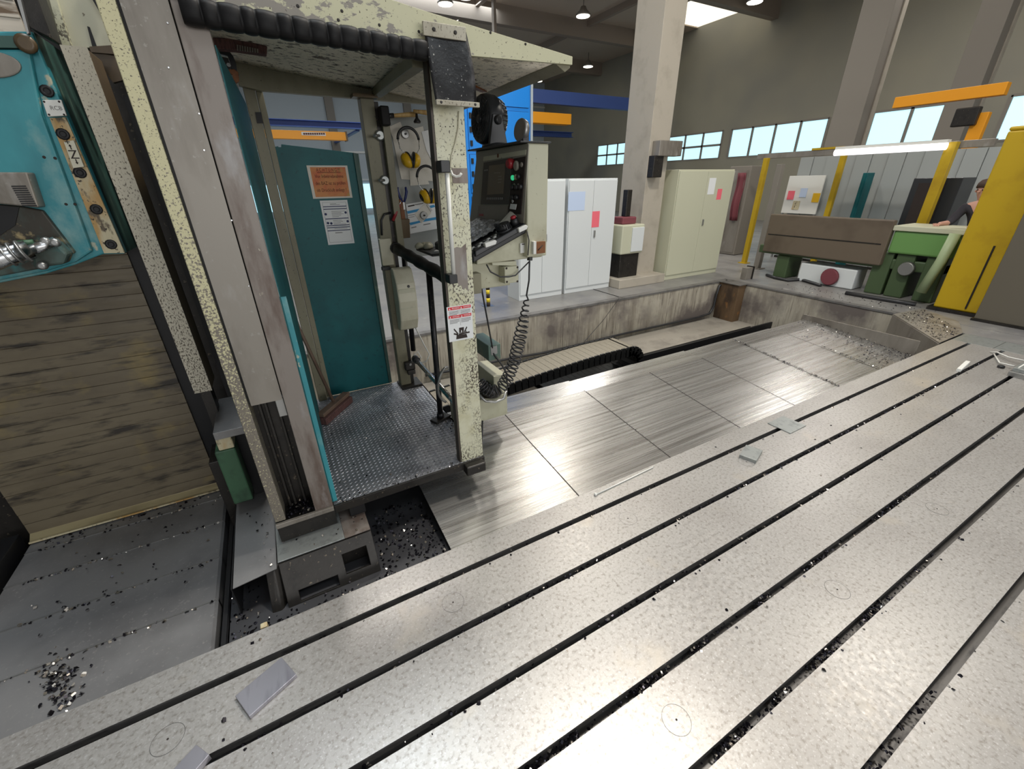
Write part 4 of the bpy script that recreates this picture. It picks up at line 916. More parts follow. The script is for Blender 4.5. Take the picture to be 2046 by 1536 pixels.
# hand tools
def tool(name, label, cat, loc): return thing(name, label, cat, tuple(loc))
for lab, (hu, hv), (eu, ev), y, blk in (('wooden handled mallet with black head on the rear cabin post', (768, 232), (834, 228), 3.38, True), ('second wooden mallet handle poking out behind the front post', (826, 222), (860, 226), 3.30, False)):
    h0, h1 = Yp(hu, hv, y), Yp(eu, ev, y - .02); t = tool('mallet', lab, 'mallet', h0)
    MB().tube([h0, h0.lerp(h1, .3), h1.lerp(h0, .05), h1], [.011, .012, .017, .013], 10).build('handle', m_wood, t)
    if blk:
        MB().obox(h0, (.06, 0, 0), (0, .07, 0), (0, 0, .115)).build('head', m_rubber, t, bev=.008); MB().tube([h0, h0.lerp(h1, .28)], .016, 10).build('collar', m_blackpl, t)
    else: MB().lathe(h0 + Vector((.02, 0, -.04)), (0, 0, -1), [(-.03, .006), (0, .01), (.02, .026), (.03, .022)], 12).build('rubber_foot', m_blackpl, t)
p0 = Yp(806, 404, 3.45); t = tool('pliers', 'blue handled pliers hanging on the left of the notice board', 'pliers', p0)
for g in (-1, 1):
    MB().tube([p0 + Vector((.006 * g, 0, 0)), p0 + Vector((.022 * g, 0, .035)), p0 + Vector((.034 * g, 0, .075)), p0 + Vector((.03 * g, 0, .105))], [.008, .010, .011, .008], 8).build('grip', m_pliersblue, t)
MB().obox(p0 + Vector((0, 0, -.025)), (.022, 0, 0), (0, .012, 0), (0, 0, .06)).build('jaw', m_zinc, t, bev=.004)
p0, p1 = Yp(797, 412, 3.44), Yp(785, 441, 3.42); t = tool('screwdriver', 'red and black screwdriver tilted beside the pliers', 'screwdriver', p0)
MB().tube([p0.lerp(p1, -.1), p0.lerp(p1, .3), p1], [.009, .014, .011], 10).build('handle', m_redpl, t); MB().tube([p0, p0 + (p0 - p1) * .55], .004, 8).build('shaft', m_chrome, t)
p0 = Yp(812, 475, 3.46); t = tool('tool_holster', 'brown leather tool holster with wooden handle in it', 'holster', p0)
MB().hexa([p0 + Vector((-.03, -.02, 0)), p0 + Vector((.026, -.02, 0)), p0 + Vector((.026, .02, 0)), p0 + Vector((-.03, .02, 0))], [p0 + Vector((-.04, -.03, .14)), p0 + Vector((.035, -.03, .14)), p0 + Vector((.035, .02, .14)), p0 + Vector((-.04, .02, .14))]).build('pouch', m_brown, t, bev=.004)
MB().obox(p0 + Vector((-.01, -.005, .2)), (.034, 0, 0), (0, .022, 0), (.0, 0, .16)).build('wooden_handle', m_woodbrown, t, bev=.006)
# tray shelf with gloves and paper
ts = thing('tray_shelf', 'black tray shelf below the notice board', 'shelf', tuple(Yp(870, 500, 3.2)))
q = Yp(862, 500, 3.2); B(q.x - .06, q.x + .30, 3.02, 3.40, q.z - .02, q.z).build('tray', m_blackpl, ts, bev=.005)
c = Vector((q.x + .06, 3.12, q.z + .001)); tag(MB().prism([c + Vector((-.07, .0, 0)), c + Vector((.12, -.06, 0)), c + Vector((.14, .10, 0)), c + Vector((.02, .13, 0))], (0, 0, .003)).build('paper', m_paperw, loc=tuple(c)), 'blank white paper lying on the black tray shelf', 'paper')
c = Vector((q.x - .02, 3.30, q.z + .001))
mb = MB()
for k in range(5):
    o = c + Vector((rnd(-.04, .05), rnd(-.04, .05), .02)); mb.lathe(o - Vector((0, 0, .02)), (rnd(-.3, .3), rnd(-.3, .3), 1), [(0, .02), (.012, .036), (.03, .03), (.045, .012)], 9)
tag(mb.build('crumpled_rag', m_cream_plain, loc=tuple(c)), 'crumpled pale rag on the black tray shelf', 'rag')
# hand saw and brush strip under the roof
q = Yp(452, 128, 2.9); t = thing('hand_saw', 'black hand saw with orange handle hung at the cabin ceiling', 'saw', tuple(q))
yq([(429, 92), (455, 98), (466, 112), (472, 128), (474, 145), (478, 150), (466, 150), (462, 140), (461, 128), (455, 112), (434, 106)], 2.9, .02).build('frame', m_blackpl, t, bev=.002)
yq([(436, 112), (456, 116), (462, 136), (444, 140)], 2.895, .015).build('guard', m_castdark, t)
yq([(443, 138), (468, 138), (476, 144), (478, 162), (472, 166), (466, 158), (464, 148), (446, 148)], 2.89, .025).build('handle', m_woodbrown, t, bev=.003)
for u, v in ((444, 128), (457, 130)): MB().lathe(Yp(u, v, 2.893), (0, -1, 0), [(0, .010), (.004, .008)], 10).build('rivet', m_chrome, t)
t = thing('brush', 'dark red brown brush fixed under the cabin roof', 'brush', tuple(Yp(480, 90, 2.75)))
yq([(424, 74), (470, 77), (534, 92), (533, 109), (470, 100), (430, 97)], 2.75, .05).build('back', m_bristle, t, bev=.004)
mb = MB()
for k in range(9):
    u = 473 + k * 5; yq_ = [(u, 89 + k), (u + 3, 89.6 + k), (u + 3.4, 100 + k * .6), (u + .4, 99.5 + k * .6)]; mb.prism([Yp(a, b, 2.74) for a, b in yq_], (0, .01, 0))
mb.build('tufts', m_greyplate, t)

# broom in the corner
bm_ = thing('broom', 'long handled broom with dull red bristles leaning in the cabin corner', 'broom', (.16, 3.2, PZ))
a, b = Zp(642, 838, PZ + .04), Zp(694, 793, PZ + .04); d = (b - a)
MB().obox((a + b) / 2 + Vector((0, 0, .035)), d, Vector((d.y, -d.x, 0)).normalized() * .06, (0, 0, .03)).build('head', m_broomwood, bm_, bev=.004)
MB().obox((a + b) / 2 + Vector((.0, -.015, -.01)), d * 1.02, Vector((d.y, -d.x, 0)).normalized() * .085, (0, 0, .055)).build('bristles', m_bristle, bm_, bev=.006)
m_ = (a + b) / 2 + Vector((0, .02, .05)); MB().tube([m_, Yp(597, 655, 3.42), Yp(548, 532, 3.45)], .013, 10).build('handle', m_broomwood, bm_)

# ------------------------------------------------------------------ control console outside the cabin
cn = thing('control_console', 'cream machine control console with dark screen and tilted key tray', 'console', (1.42, 2.6, 1.3))
CX = 1.35
B(CX, 1.49, 2.25, 2.93, 1.49, 2.095).build('body', m_beige, cn, bev=.008)
xq([(953, 303), (1056, 287), (1046, 446), (938, 446)], CX - .004, .006).build('face_plate', m_console, cn, bev=.001)
B(1.30, 1.50, 2.24, 2.95, 2.095, 2.104).build('top_plate', m_blackpl, cn, bev=.002)
X_ = CX - .006
xq([(966, 313), (1051, 299), (1050, 309), (965, 322)], X_, .004).build('header_strip', m_cream_plain, cn)
MB().lathe(Xp(995, 311, X_), (-1, 0, 0), [(0, .012), (.001, .012)], 14).build('round_emblem', m_woodbrown, cn)
bz = xq([(966, 325), (1022, 315), (1017, 408), (960, 408)], X_ - .006, .012).build('screen_bezel', m_bezel, cn, bev=.002)
xq([(977, 331), (1009, 327), (1005, 387), (973, 389)], X_ - .008, .004).build('screen', m_screen, bz)
for k in range(9):
    u = 972 + k * 3.7; xq([(u, 394.5), (u + 2, 394.3), (u + 1.8, 398.5), (u - .2, 398.7)], X_ - .009, .003).build('soft_key', m_inkgrey, bz)
xq([(967, 339), (974, 338), (974, 341), (967, 342)], X_ - .009, .003).build('small_label', m_inkgrey, bz)
for i, (u0, u1, v) in enumerate(((983, 999, 345), (991, 1002, 352), (991, 1002, 358), (990, 1001, 364))): xq([(u0 + 4, v), (u1, v - .6), (u1, v + .6), (u0 + 4, v + 1.2)], X_ - .0088, .001).build('screen_line', m_console, bz)
xq([(956, 411), (1015, 411), (1010, 441), (953, 438)], X_ - .002, .004).build('lower_panel', m_greyplate, cn)
xq([(957, 427), (965, 427), (965, 432), (957, 431)], X_ - .004, .003).build('red_label', m_redpl, cn)
bp = xq([(1026, 317), (1050, 312), (1040, 428), (1015, 426)], X_ - .004, .008).build('button_panel', m_ink, cn)
def knob(u, v, r, h, mat, nm): return MB().lathe(Xp(u, v, X_ - .004), (-1, 0, 0), [(0, r), (h * .7, r), (h, r * .75)], 14).build(nm, mat, bp)
knob(1024, 327, .028, .035, m_redpl, 'emergency_button'); knob(1033, 331, .026, .014, m_console, 'dial'); knob(1043, 329, .013, .008, m_greyplate, 'dial')
knob(1025.5, 355, .014, .012, m_greenled, 'green_button'); knob(1032, 354, .014, .012, m_rustcream, 'yellow_button')
for u, v in ((1039, 353), (1027, 374), (1035, 374), (1043, 373), (1027, 394), (1035, 394)): knob(u, v, .014, .022, m_blackpl, 'rotary_knob')
for u, v in ((1028, 371), (1036, 371)): MB().lathe(Xp(u, v, X_ - .006), (-1, 0, 0), [(0, .013), (.004, .012)], 12).build('knob_cap', m_zinc, bp)
MB().lathe(Xp(1025, 402, X_ - .01), (-1, 0, 0), [(0, .011), (.004, .011)], 12).build('key_ring', m_chrome, bp)
xq([(1020, 407), (1032, 408), (1030, 419), (1018, 417)], X_ - .014, .002).build('key_tag', m_paperw, bp)
# sloping key tray
def tr(x, y, up=0): # point on the tray plane
    return Vector((x, y, 1.675 - (1.345 - x) * .40 + up))
mb = MB(); mb.hexa([tr(1.0, 2.27, -.05), tr(1.36, 2.27, -.05), tr(1.36, 2.92, -.05), tr(1.0, 2.92, -.05)], [tr(1.0, 2.27), tr(1.36, 2.27), tr(1.36, 2.92), tr(1.0, 2.92)])
ty = mb.build('key_tray', m_blackpl, cn, bev=.008)
mb = MB(); mb.hexa([tr(1.01, 2.255, -.02), tr(1.34, 2.255, -.02), tr(1.34, 2.29, -.02), tr(1.01, 2.29, -.02)], [tr(1.01, 2.258, .012), tr(1.34, 2.258, .012), tr(1.34, 2.29, .016), tr(1.01, 2.29, .016)]); mb.build('tray_edge', m_blackpl, ty, bev=.006)
key = None
for r_ in range(7):
    for c_ in range(2):
        k = MB(); x = 1.03 + r_ * .026; y = 2.315 + c_ * .03
        k.hexa([tr(x, y, .0), tr(x + .019, y, .0), tr(x + .019, y + .02, .0), tr(x, y + .02, .0)], [tr(x + .002, y + .002, .011), tr(x + .017, y + .002, .011), tr(x + .017, y + .018, .011), tr(x + .002, y + .018, .011)])
        k.build('key_cap', m_white if (r_ + c_) % 2 else m_blackpl, ty)
for r_ in range(3):
    x = 1.11 + r_ * .03; k = MB(); k.hexa([tr(x, 2.295, 0), tr(x + .02, 2.295, 0), tr(x + .02, 2.31, 0), tr(x, 2.31, 0)], [tr(x, 2.295, .006), tr(x + .02, 2.295, .006), tr(x + .02, 2.31, .006), tr(x, 2.31, .006)]); k.build('key_cap', m_redpl, ty)
nn = (tr(1, 2.4) - tr(1.1, 2.4)).cross(Vector((0, 1, 0))).normalized(); nn = nn if nn.z > 0 else -nn
dl = MB(); pr_ = []
c = tr(1.245, 2.335); dl.lathe(c, nn, [(0, .052), (.022, .052), (.022, .046)], 24)
dl.lathe(c, nn, [(.02, .046), (.05, .043), (.05, .03), (.044, .012)], 24)
for k in range(20):
    a = k * math.tau / 20; e = Vector((math.cos(a), math.sin(a), 0)); p = c + e * .046 + nn * .036 - Vector((0, 0, .4 * 0)); dl.obox(p, e * .008, Vector((-e.y, e.x, 0)) * .006, nn * .028)
dl.build('override_dial', m_blackpl, ty)
c = tr(1.315, 2.32); MB().lathe(c, nn, [(0, .026), (.035, .024), (.05, .022)], 14).build('stop_base', m_blackpl, ty); MB().lathe(c + nn * .05, nn, [(0, .016), (.010, .018), (.016, .012)], 16).build('stop_button', m_redpl, ty)
MB().prism([tr(1.26, 2.40, .01), tr(1.33, 2.34, .05), tr(1.345, 2.44, .07), tr(1.28, 2.50, .01)], nn * .002).build('paper_slip', m_paper, ty)
random.seed(11)
hz = [[rnd(0, .010) for _ in range(25)] for _ in range(21)]
MB().grid(lambda a, b: tr(1.02 + .31 * a, 2.44 + .46 * b, .008 + hz[round(b * 20)][round(a * 24)]), 24, 20, sm=False).build('crumpled_foil_cover', m_foil, ty)
for u0, u1, v0, v1 in ((969, 990, 492, 483), (1036, 1052, 462, 453)):
    yq([(u0, v0 - 6), (u0 + 2, v0 + 3), (u1 + 1, v1 + 5), (u1 + 3, v1 - 1), (u1, v1 - 4)], 2.24, .03).build('tray_clip', m_white, cn, bev=.003)
MB().prism([(1.035, 2.30, 1.47), (1.49, 2.30, 1.475), (1.49, 2.30, 1.68), (1.36, 2.30, 1.64), (1.04, 2.30, 1.51)], (0, .6, 0)).build('lower_housing', m_beige, cn, bev=.006)
t = pbox(1040, 506, 1053, 485, 2.285, .014).build('small_dial_box', m_white, cn, bev=.002); pbox(1043, 489, 1051, 486.5, 2.283, .002).build('box_window', m_ink, t)
t = pbox(1066, 508, 1072, 482, 2.225, .03).build('brown_meter', m_white, cn, bev=.002); pbox(1072, 507, 1090, 482, 2.23, .02).build('meter_face', m_woodbrown, t, bev=.001)
e = MB(); a, b = Yp(1075, 500, 2.229), Yp(1084, 490, 2.229); e.tube([a, b], .003, 6); e.build('pointer', m_ink, t)
pbox(1058, 521, 1064, 512, 2.28, .03).build('cable_gland', m_blackpl, cn)
ab = thing('junction_box', 'square cream junction box with four screws under the console', 'junction box', tuple(Yp(1020, 567, 2.28)))
bx = pbox(1009, 567, 1036, 531, 2.28, .10).build('box_cover', m_beige, ab, bev=.004)
for u, v in ((1012, 536), (1034, 534), (1013, 563), (1034, 562)): MB().lathe(Yp(u, v, 2.28), (0, -1, 0), [(0, .007), (.003, .005)], 10).build('screw', m_ink, bx)
B(1.02, 1.29, 2.36, 2.62, 1.31, 1.47).build('arm_housing', m_beige, ab, bev=.006); B(.92, 1.06, 2.30, 2.60, 1.30, 1.42).build('arm_bracket', m_jamb, ab, bev=.004)
yq([(983, 524), (1032, 521), (1032, 531), (984, 530)], 2.31, .06).build('mount_strip', m_beige, ab, bev=.002)
MB().tube([Yp(972, 528, 2.27), Yp(980, 543, 2.26), Yp(1000, 553, 2.25), Yp(1016, 553, 2.25), Yp(1030, 550, 2.25), Yp(1047, 533, 2.26), Yp(1058, 522, 2.28)], .0045, 6).build('loop_cable', m_hose, ab)
tag(MB().tube([Yp(1053, 462, 2.24), Yp(1057, 480, 2.22), Yp(1055, 510, 2.24)], .0035, 6).build('side_cable', m_hose, loc=tuple(Yp(1056, 480, 2.22))), 'thin dark cable down the side of the console', 'cable')

# fan and round lamp on the console
fn = thing('desk_fan', 'round black desk fan with slotted rear grille on the console', 'fan', (1.40, 2.68, 2.104))
c = Vector((1.38, 2.80, 2.262)); ax = Vector((-1, -.04, .05)).normalized()
MB().lathe(c, ax, [(-.09, .10), (-.03, .136), (.02, .140), (.045, .132), (.05, .124)], 32).build('housing', m_fanblk, fn)
gr = MB(); gr.lathe(c, ax, [(.044, .122), (.046, .122)], 32); o_ = gr.build('front_grille_back', m_ink, fn)
g2 = MB(); ua = ax.orthogonal().normalized(); ub = ax.cross(ua)
for rr_ in (.03, .05, .07, .09, .11): g2.tube([c + ax * (.05 + .006 * (1 - rr_ / .12)) + (ua * math.cos(k * math.tau / 24) + ub * math.sin(k * math.tau / 24)) * rr_ for k in range(25)], .0022, 5, caps=False)
for k in range(12): g2.tube([c + ax * .057, c + ax * .05 + (ua * math.cos(k * math.tau / 12) + ub * math.sin(k * math.tau / 12)) * .126], .002, 5)
g2.build('front_grille', m_fanblk, fn)
MB().lathe(c + ax * .05, ax, [(0, .026), (.010, .024), (.014, .014)], 16).build('hub', m_fanblk, fn)
bk = MB()
for k in range(26):
    a = k * math.tau / 26; e = ua * math.cos(a) + ub * math.sin(a); bk.tube([c - ax * .03 + e * .130, c - ax * .085 + e * .112, c - ax * .115 + e * .06], .004, 5)
bk.build('rear_grille', m_fanblk, fn)
MB().lathe(c - ax * .05, -ax, [(0, .07), (.05, .066), (.075, .05)], 20).build('motor_cover', m_fanblk, fn)
pv = c + Vector((.0, -.145, -.015))
MB().lathe(pv, Vector((.3, -1, 0)), [(-.02, .026), (.014, .026), (.02, .018)], 16).build('tilt_knob', m_blackpl, fn)
MB().prism([pv + Vector((-.03, -.004, .03)), pv + Vector((.03, -.004, .03)), pv + Vector((.07, -.004, -.146)), pv + Vector((-.06, -.004, -.146))], (0, .03, 0)).build('yoke', m_fanblk, fn, bev=.004)
MB().lathe((1.40, 2.70, 2.105), (0, 0, 1), [(0, .10), (.012, .098), (.022, .06)], 24).build('base', m_fanblk, fn)
lm_ = thing('round_lamp', 'small round silver lamp beside the fan on the console', 'lamp', (1.42, 2.42, 2.104))
c = Vector((1.41, 2.42, 2.172)); ax = Vector((-1, -.1, .12)).normalized()
MB().lathe(c, ax, [(-.035, .03), (-.02, .055), (.005, .06), (.012, .056)], 24).build('shell', m_zinc, lm_); MB().lathe(c, ax, [(.010, .052), (.013, .05)], 24).build('lens', m_greyplate, lm_)
B(1.40, 1.44, 2.38, 2.41, 2.104, 2.17).build('clip', m_blackpl, lm_, bev=.003)

# coiled cable and the boxes low on the cabin side
pth = [Yp(1058, 522, 2.28), Yp(1057, 560, 2.30), Yp(1052, 590, 2.32)]
main = [Yp(1052, 600, 2.33), Yp(1046, 640, 2.36), Yp(1038, 680, 2.38), Yp(1028, 720, 2.42), Yp(1016, 752, 2.45), Yp(1002, 774, 2.48), Yp(985, 783, 2.5), Yp(968, 776, 2.52), Yp(957, 764, 2.54)]
cum = [0]
for i in range(1, len(main)): cum.append(cum[-1] + (main[i] - main[i - 1]).length)
def along(s):
    for i in range(1, len(main)):
        if s <= cum[i] or i == len(main) - 1:
            f = (s - cum[i - 1]) / (cum[i] - cum[i - 1]); return main[i - 1].lerp(main[i], f), (main[i] - main[i - 1]).normalized()
turns = 29; ns = turns * 12; coil = list(pth)
for k in range(ns + 1):
    f = k / ns; s = cum[-1] * (1 - (1 - f) ** 1.25) if f < 1 else cum[-1]
    p, t = along(s); a = t.cross(Vector((0, 1, 0))).normalized(); b = a.cross(t); r = .043 * min(1, .35 + f * 3); an = k / 12 * math.tau
    coil.append(p + (a * math.cos(an) + b * math.sin(an)) * r)
tag(MB().tube(coil, .0055, 6).build('coiled_cable', m_hose, loc=tuple(main[0])), 'grey coiled cable hanging from the console to the low boxes', 'cable')
lbx = thing('side_bracket', 'cream bracket beam with round flange beside the cabin floor', 'bracket', (1.2, 2.65, .2))
B(.945, 1.375, 2.60, 2.74, .215, .405).build('beam', m_beige, lbx, bev=.004)
MB().lathe((1.26, 2.66, .405), (0, 0, 1), [(0, .085), (.05, .08), (.09, .06)], 20).build('flange', m_castdark, lbx)
MB().tube([Yp(958, 790, 2.55), Yp(970, 801, 2.54), Yp(990, 803, 2.54), Yp(1006, 796, 2.55), Yp(1012, 780, 2.56)], .011, 8).build('hose', m_zinc, lbx)
lbb = thing('beige_motor_box', 'cream box with sloping top below the green box outside the cabin', 'box', (1.31, 2.75, .42))
q = Yp(986, 752, 2.6); q2 = Yp(1012, 741, 2.6)
MB().prism([(q.x, 2.6, .44), (q2.x, 2.6, .44), (q2.x, 2.6, q.z - .01), (q.x, 2.6, q.z)], (0, .34, 0)).build('housing', m_beige, lbb, bev=.005)
B(q.x + .02, q2.x - .02, 2.66, 2.9, .40, .44).build('foot', m_castdark, lbb)
lgb = thing('green_switch_box', 'grey green switch box above the cream box outside the cabin', 'switch box', (1.28, 2.75, q.z))
g0 = pbox(977, 722, 1000, 686, 2.62, .30).build('housing', m_greenbox, lgb, bev=.005)
yq([(980, 694), (993, 690), (994, 706), (982, 710)], 2.616, .004).build('label_strip', m_zinc, lgb)
tag(MB().tube([Yp(948, 528, 2.45), Yp(962, 575, 2.5), Yp(974, 640, 2.56), Yp(984, 695, 2.62)], .006, 8).build('control_cable', m_hose, loc=tuple(Yp(974, 640, 2.56))), 'thin brown cable running down to the green switch box', 'cable')
tag(MB().tube([Yp(985, 705, 2.62), Yp(1002, 728, 2.6), Yp(1012, 745, 2.58), Yp(1013, 765, 2.57)], .007, 8).build('box_cable', m_hose, loc=tuple(Yp(1002, 728, 2.6))), 'short cable between green box and round flange', 'cable')
tag(MB().tube([Yp(964, 840, 2.5), Yp(963, 870, 2.45), Yp(960, 905, 2.35)], .007, 8).build('drop_cable', m_hose, loc=tuple(Yp(963, 870, 2.45))), 'black cable hanging behind the foot of the front post', 'cable')

# ------------------------------------------------------------------ hall behind: cabinets, pillars, machines
def cabinet(name, label, x0, x1, y, z1, d, mat, seam=True, group=None, cat='cabinet'):
    t = thing(name, label, cat, ((x0 + x1) / 2, y, 0), group)
    B(x0, x1, y + .02, y + d, .0, z1).build('carcass', mat, t, bev=.006)
    xm = (x0 + x1) / 2
    for a, b in (((x0 + .015, xm - .003), (xm + .003, x1 - .015)) if seam else ((x0 + .015, x1 - .015),)):
        dd = B(a, b, y, y + .02, .10, z1 - .03).build('door', mat, t, bev=.003)
    hx = xm + .05 if seam else x0 + .08
    B(hx, hx + .03, y - .02, y, z1 * .5, z1 * .5 + .12).build('handle', m_zinc, dd, bev=.003)
    B(x0 + .02, x1 - .02, y + .03, y + d - .02, 0.0, .01).build('plinth', m_ink, t)
    return t
w1 = cabinet('white_cabinet', 'white steel cabinet half hidden behind the control console', 3.66, 4.58, 6.36, 1.95, .45, m_cabinet, True)
w2 = cabinet('white_cabinet', 'white steel cabinet with pink note on its door', 4.64, 5.72, 6.36, 1.95, .45, m_cabinet, True)
def note(label, u, v, w_, h_, y, mat):
    c = Yp(u, v, y); tag(B(c.x - w_ / 2, c.x + w_ / 2, y - .003, y - .001, c.z - h_ / 2, c.z + h_ / 2).build('note_sheet', mat, loc=tuple(c)), label, 'note')
note('pink note on the white cabinet', 1190, 438, .17, .27, 6.36, m_pink); note('pale blue sheet on the white cabinet door', 1152, 402, .36, .3, 6.36, m_paleblue)
b1 = cabinet('pale_green_cabinet', 'pale green steel cabinet right of the near concrete pillar', 7.08, 8.72, 6.20, 2.08, .5, m_cabbeige, True)
note('white sheet on the pale green cabinet', 1422, 372, .2, .3, 6.20, m_paperw); note('reddish sheet on the pale green cabinet', 1437, 388, .14, .2, 6.20, m_pink)
def pillar(label, x, y, w_, d, h, mat, plinth=None, flange=0):
    t = thing('hall_pillar', label, 'pillar', (x, y, 0))
    B(x - w_ / 2, x + w_ / 2, y - d / 2, y + d / 2, 0, h).build('shaft', mat, t, bev=.01)
    if flange: B(x + w_ / 2 - flange, x + w_ / 2 + .02, y - d / 2 - .03, y - d / 2, .0, h).build('light_flange', m_pillar, t, bev=.004)
    if plinth: B(*plinth).build('plinth', m_pillar, t, bev=.01)
    return t
pillar('near concrete pillar standing between white and pale green cabinets', 6.70, 6.75, .5, .66, 9, m_pillar, (5.75, 6.98, 6.12, 7.12, 0, .17))
pillar('grey steel pillar behind the green lathe', 15.0, 7.4, .55, .75, 9, m_pillardk, None, .16)
pillar('dark grey steel pillar at the far right edge', 17.0, 5.75, .55, .6, 9, m_pillardk, None, .16)
pillar('slim far grey pillar above the white cabinets', 19.6, 20.4, .3, .35, 9, m_pillardk)
eb = thing('pillar_box', 'grey electrical box on the near concrete pillar', 'electrical box', (6.70, 6.40, 2.1))
B(6.52, 7.1, 6.24, 6.42, 2.30, 2.55).build('box', m_greyplate, eb, bev=.01); B(6.46, 6.7, 6.28, 6.42, 1.95, 2.31).build('lower_box', m_castdark, eb, bev=.01)
sm = thing('grey_machine', 'small grey machine with white side panel left of the near pillar', 'machine', (6.1, 6.5, .17))
B(5.88, 6.36, 6.3, 6.75, .17, .62).build('stand', m_castdark, sm, bev=.01); B(5.84, 6.40, 6.26, 6.8, .62, 1.15).build('housing', m_cabbeige, sm, bev=.02); B(6.08, 6.38, 6.24, 6.26, .66, 1.1).build('side_panel', m_cabinet, sm, bev=.004)
B(5.95, 6.3, 6.4, 6.7, 1.15, 1.28).build('head', m_maroon, sm, bev=.02); B(6.1, 6.22, 6.5, 6.62, 1.28, 1.75).build('column', m_castdark, sm, bev=.01)
rg = Zp(1309, 558, .02); mb = MB()
for k in range(4): mb.lathe((rg.x + rnd(-.08, .08), rg.y + rnd(-.05, .05), .001), (rnd(-.2, .2), rnd(-.2, .2), 1), [(0, .08), (.03, .06), (.05, .02)], 9)
tag(mb.build('blue_rag', m_bluerag, loc=(rg.x, rg.y, 0)), 'crumpled blue rag on the floor beside the near pillar', 'rag')
kb = Zp(1380, 545, 0)
# tall blue locker wall
bl = thing('blue_locker', 'tall bright blue locker with black hinged doors behind the cabin', 'locker', (4.75, 9.3, 0))
B(3.95, 5.47, 9.0, 9.6, .08, 4.2).build('carcass', m_blue, bl, bev=.01)
for k in range(5):
    z0 = .12 + k * .8
    for x0, x1 in ((4.01, 4.58), (4.60, 5.42)):
        d = B(x0, x1, 8.98, 9.0, z0, z0 + .72).build('door', m_blue, bl, bev=.002)
        B(x0 - .006, x1 + .006, 8.992, 9.0, z0 - .008, z0 + .728).build('door_gap', m_bluegap, bl)
        for zz in (.12, .36, .6): B(x0 + .02, x0 + .07, 8.955, 8.98, z0 + zz - .05, z0 + zz + .05).build('hinge', m_black, d, bev=.004)
B(5.47, 5.52, 8.97, 9.6, 0, 4.2).build('corner_post', m_clad, bl); B(3.95, 5.47, 9.05, 9.6, 0, .08).build('plinth', m_ink, bl)
sp = thing('striped_post', 'black and yellow striped post behind the console', 'post', (3.04, 6.36, 0))
for k in range(14): MB().tube([(3.04, 6.36, .006 + k * .07), (3.04, 6.36, .006 + (k + 1) * .07)], .032, 12).build('stripe', m_stripe_y if k % 2 else m_ink, sp)
B(2.95, 3.13, 6.29, 6.45, 0, .006).build('foot_plate', m_zinc, sp)
# cranes and rails
def beamx(name, label, cat, x0, x1, y, z0, z1, d, mat):
    t = thing(name, label, cat, ((x0 + x1) / 2, y, z0))
    B(x0, x1, y, y + .02, z0, z1).build('web', mat, t); B(x0, x1, y - d / 2, y + d / 2, z1, z1 + .03).build('flange', mat, t); B(x0, x1, y - d / 2, y + d / 2, z0 - .03, z0).build('flange', mat, t); return t
z0, z1 = Yp(640, 254, 26).z, Yp(640, 243, 26).z
beamx('crane_rail', 'blue crane runway rail along the far wall', 'crane rail', -6, 19, 26, z0, z1, .4, m_bluebeam)
for o_ in COL.objects:
    if o_.name == 'crane_rail':
        for x in (-4, 5.35, 15.6): B(x - .1, x + .1, 26.2, 33.7, z0 - .1, z0 - .03).build('wall_bracket', m_bluebeam, o_)
ob = thing('crane_beam', 'orange crane beam seen through the cabin doorway', 'crane beam', (1.7, 16, 3.2))
a, b = Yp(525, 276, 16), Yp(691, 264, 16); B(a.x - 1.5, b.x, 16, 16.3, a.z, b.z).build('girder', m_orange, ob, bev=.01); B(b.x - .02, b.x + .03, 15.98, 16.32, a.z - .02, b.z + .02).build('end_cap', m_brown, ob)
c0, c1 = Yp(603, 270, 15.99), Yp(650, 265, 15.99); B(c0.x, c1.x, 15.985, 15.998, c0.z, c1.z).build('sign_strip', m_white, ob)
lz = [Yp(606 + k * 4.4, 267.5, 15.98) for k in range(10)]
for q in lz: B(q.x, q.x + .05, 15.978, 15.984, q.z - .02, q.z + .03).build('sign_mark', m_inkbrown, ob)
j1 = thing('jib_crane', 'orange yellow jib crane arm before the right hall windows', 'crane', (15.6, 5.0, 3.6))
a, b = Xp(1795, 188, 14.0), Xp(2000, 210, 14.0); B(13.9, 14.1, b.y, a.y, Xp(1900, 203, 14).z, Xp(1900, 180, 14).z).build('arm', m_orange, j1, bev=.01)
a = Xp(1965, 225, 14.0); B(13.92, 14.08, a.y - .12, a.y + .12, 0, a.z).build('mast', m_orange, j1, bev=.01)
a = Xp(1945, 230, 13.9); B(13.8, 13.95, a.y - .1, a.y + .3, a.z - .2, a.z + .15).build('hoist', m_castdark, j1, bev=.02)
rb = thing('blue_crane_rail', 'dark blue crane rail under the roof right of the cabin roof tip', 'crane rail', tuple(Yp(1160, 205, 20)))
a, b = Yp(1064, 208, 20), Yp(1275, 196, 20); B(a.x - 2, b.x, 20, 20.3, (a.z + b.z) / 2 - .25, (a.z + b.z) / 2 + .3).build('girder', m_bluebeam, rb, bev=.01)
q = Yp(1140, 215, 20); B(a.x - 1, q.x, 19.9, 20.4, a.z - .75, a.z - .3).build('orange_trolley', m_orange, rb, bev=.01)
for x in (a.x - 1.9, b.x - .15): B(x, x + .12, 20.05, 20.25, (a.z + b.z) / 2 + .3, 9).build('hanger', m_beam, rb)
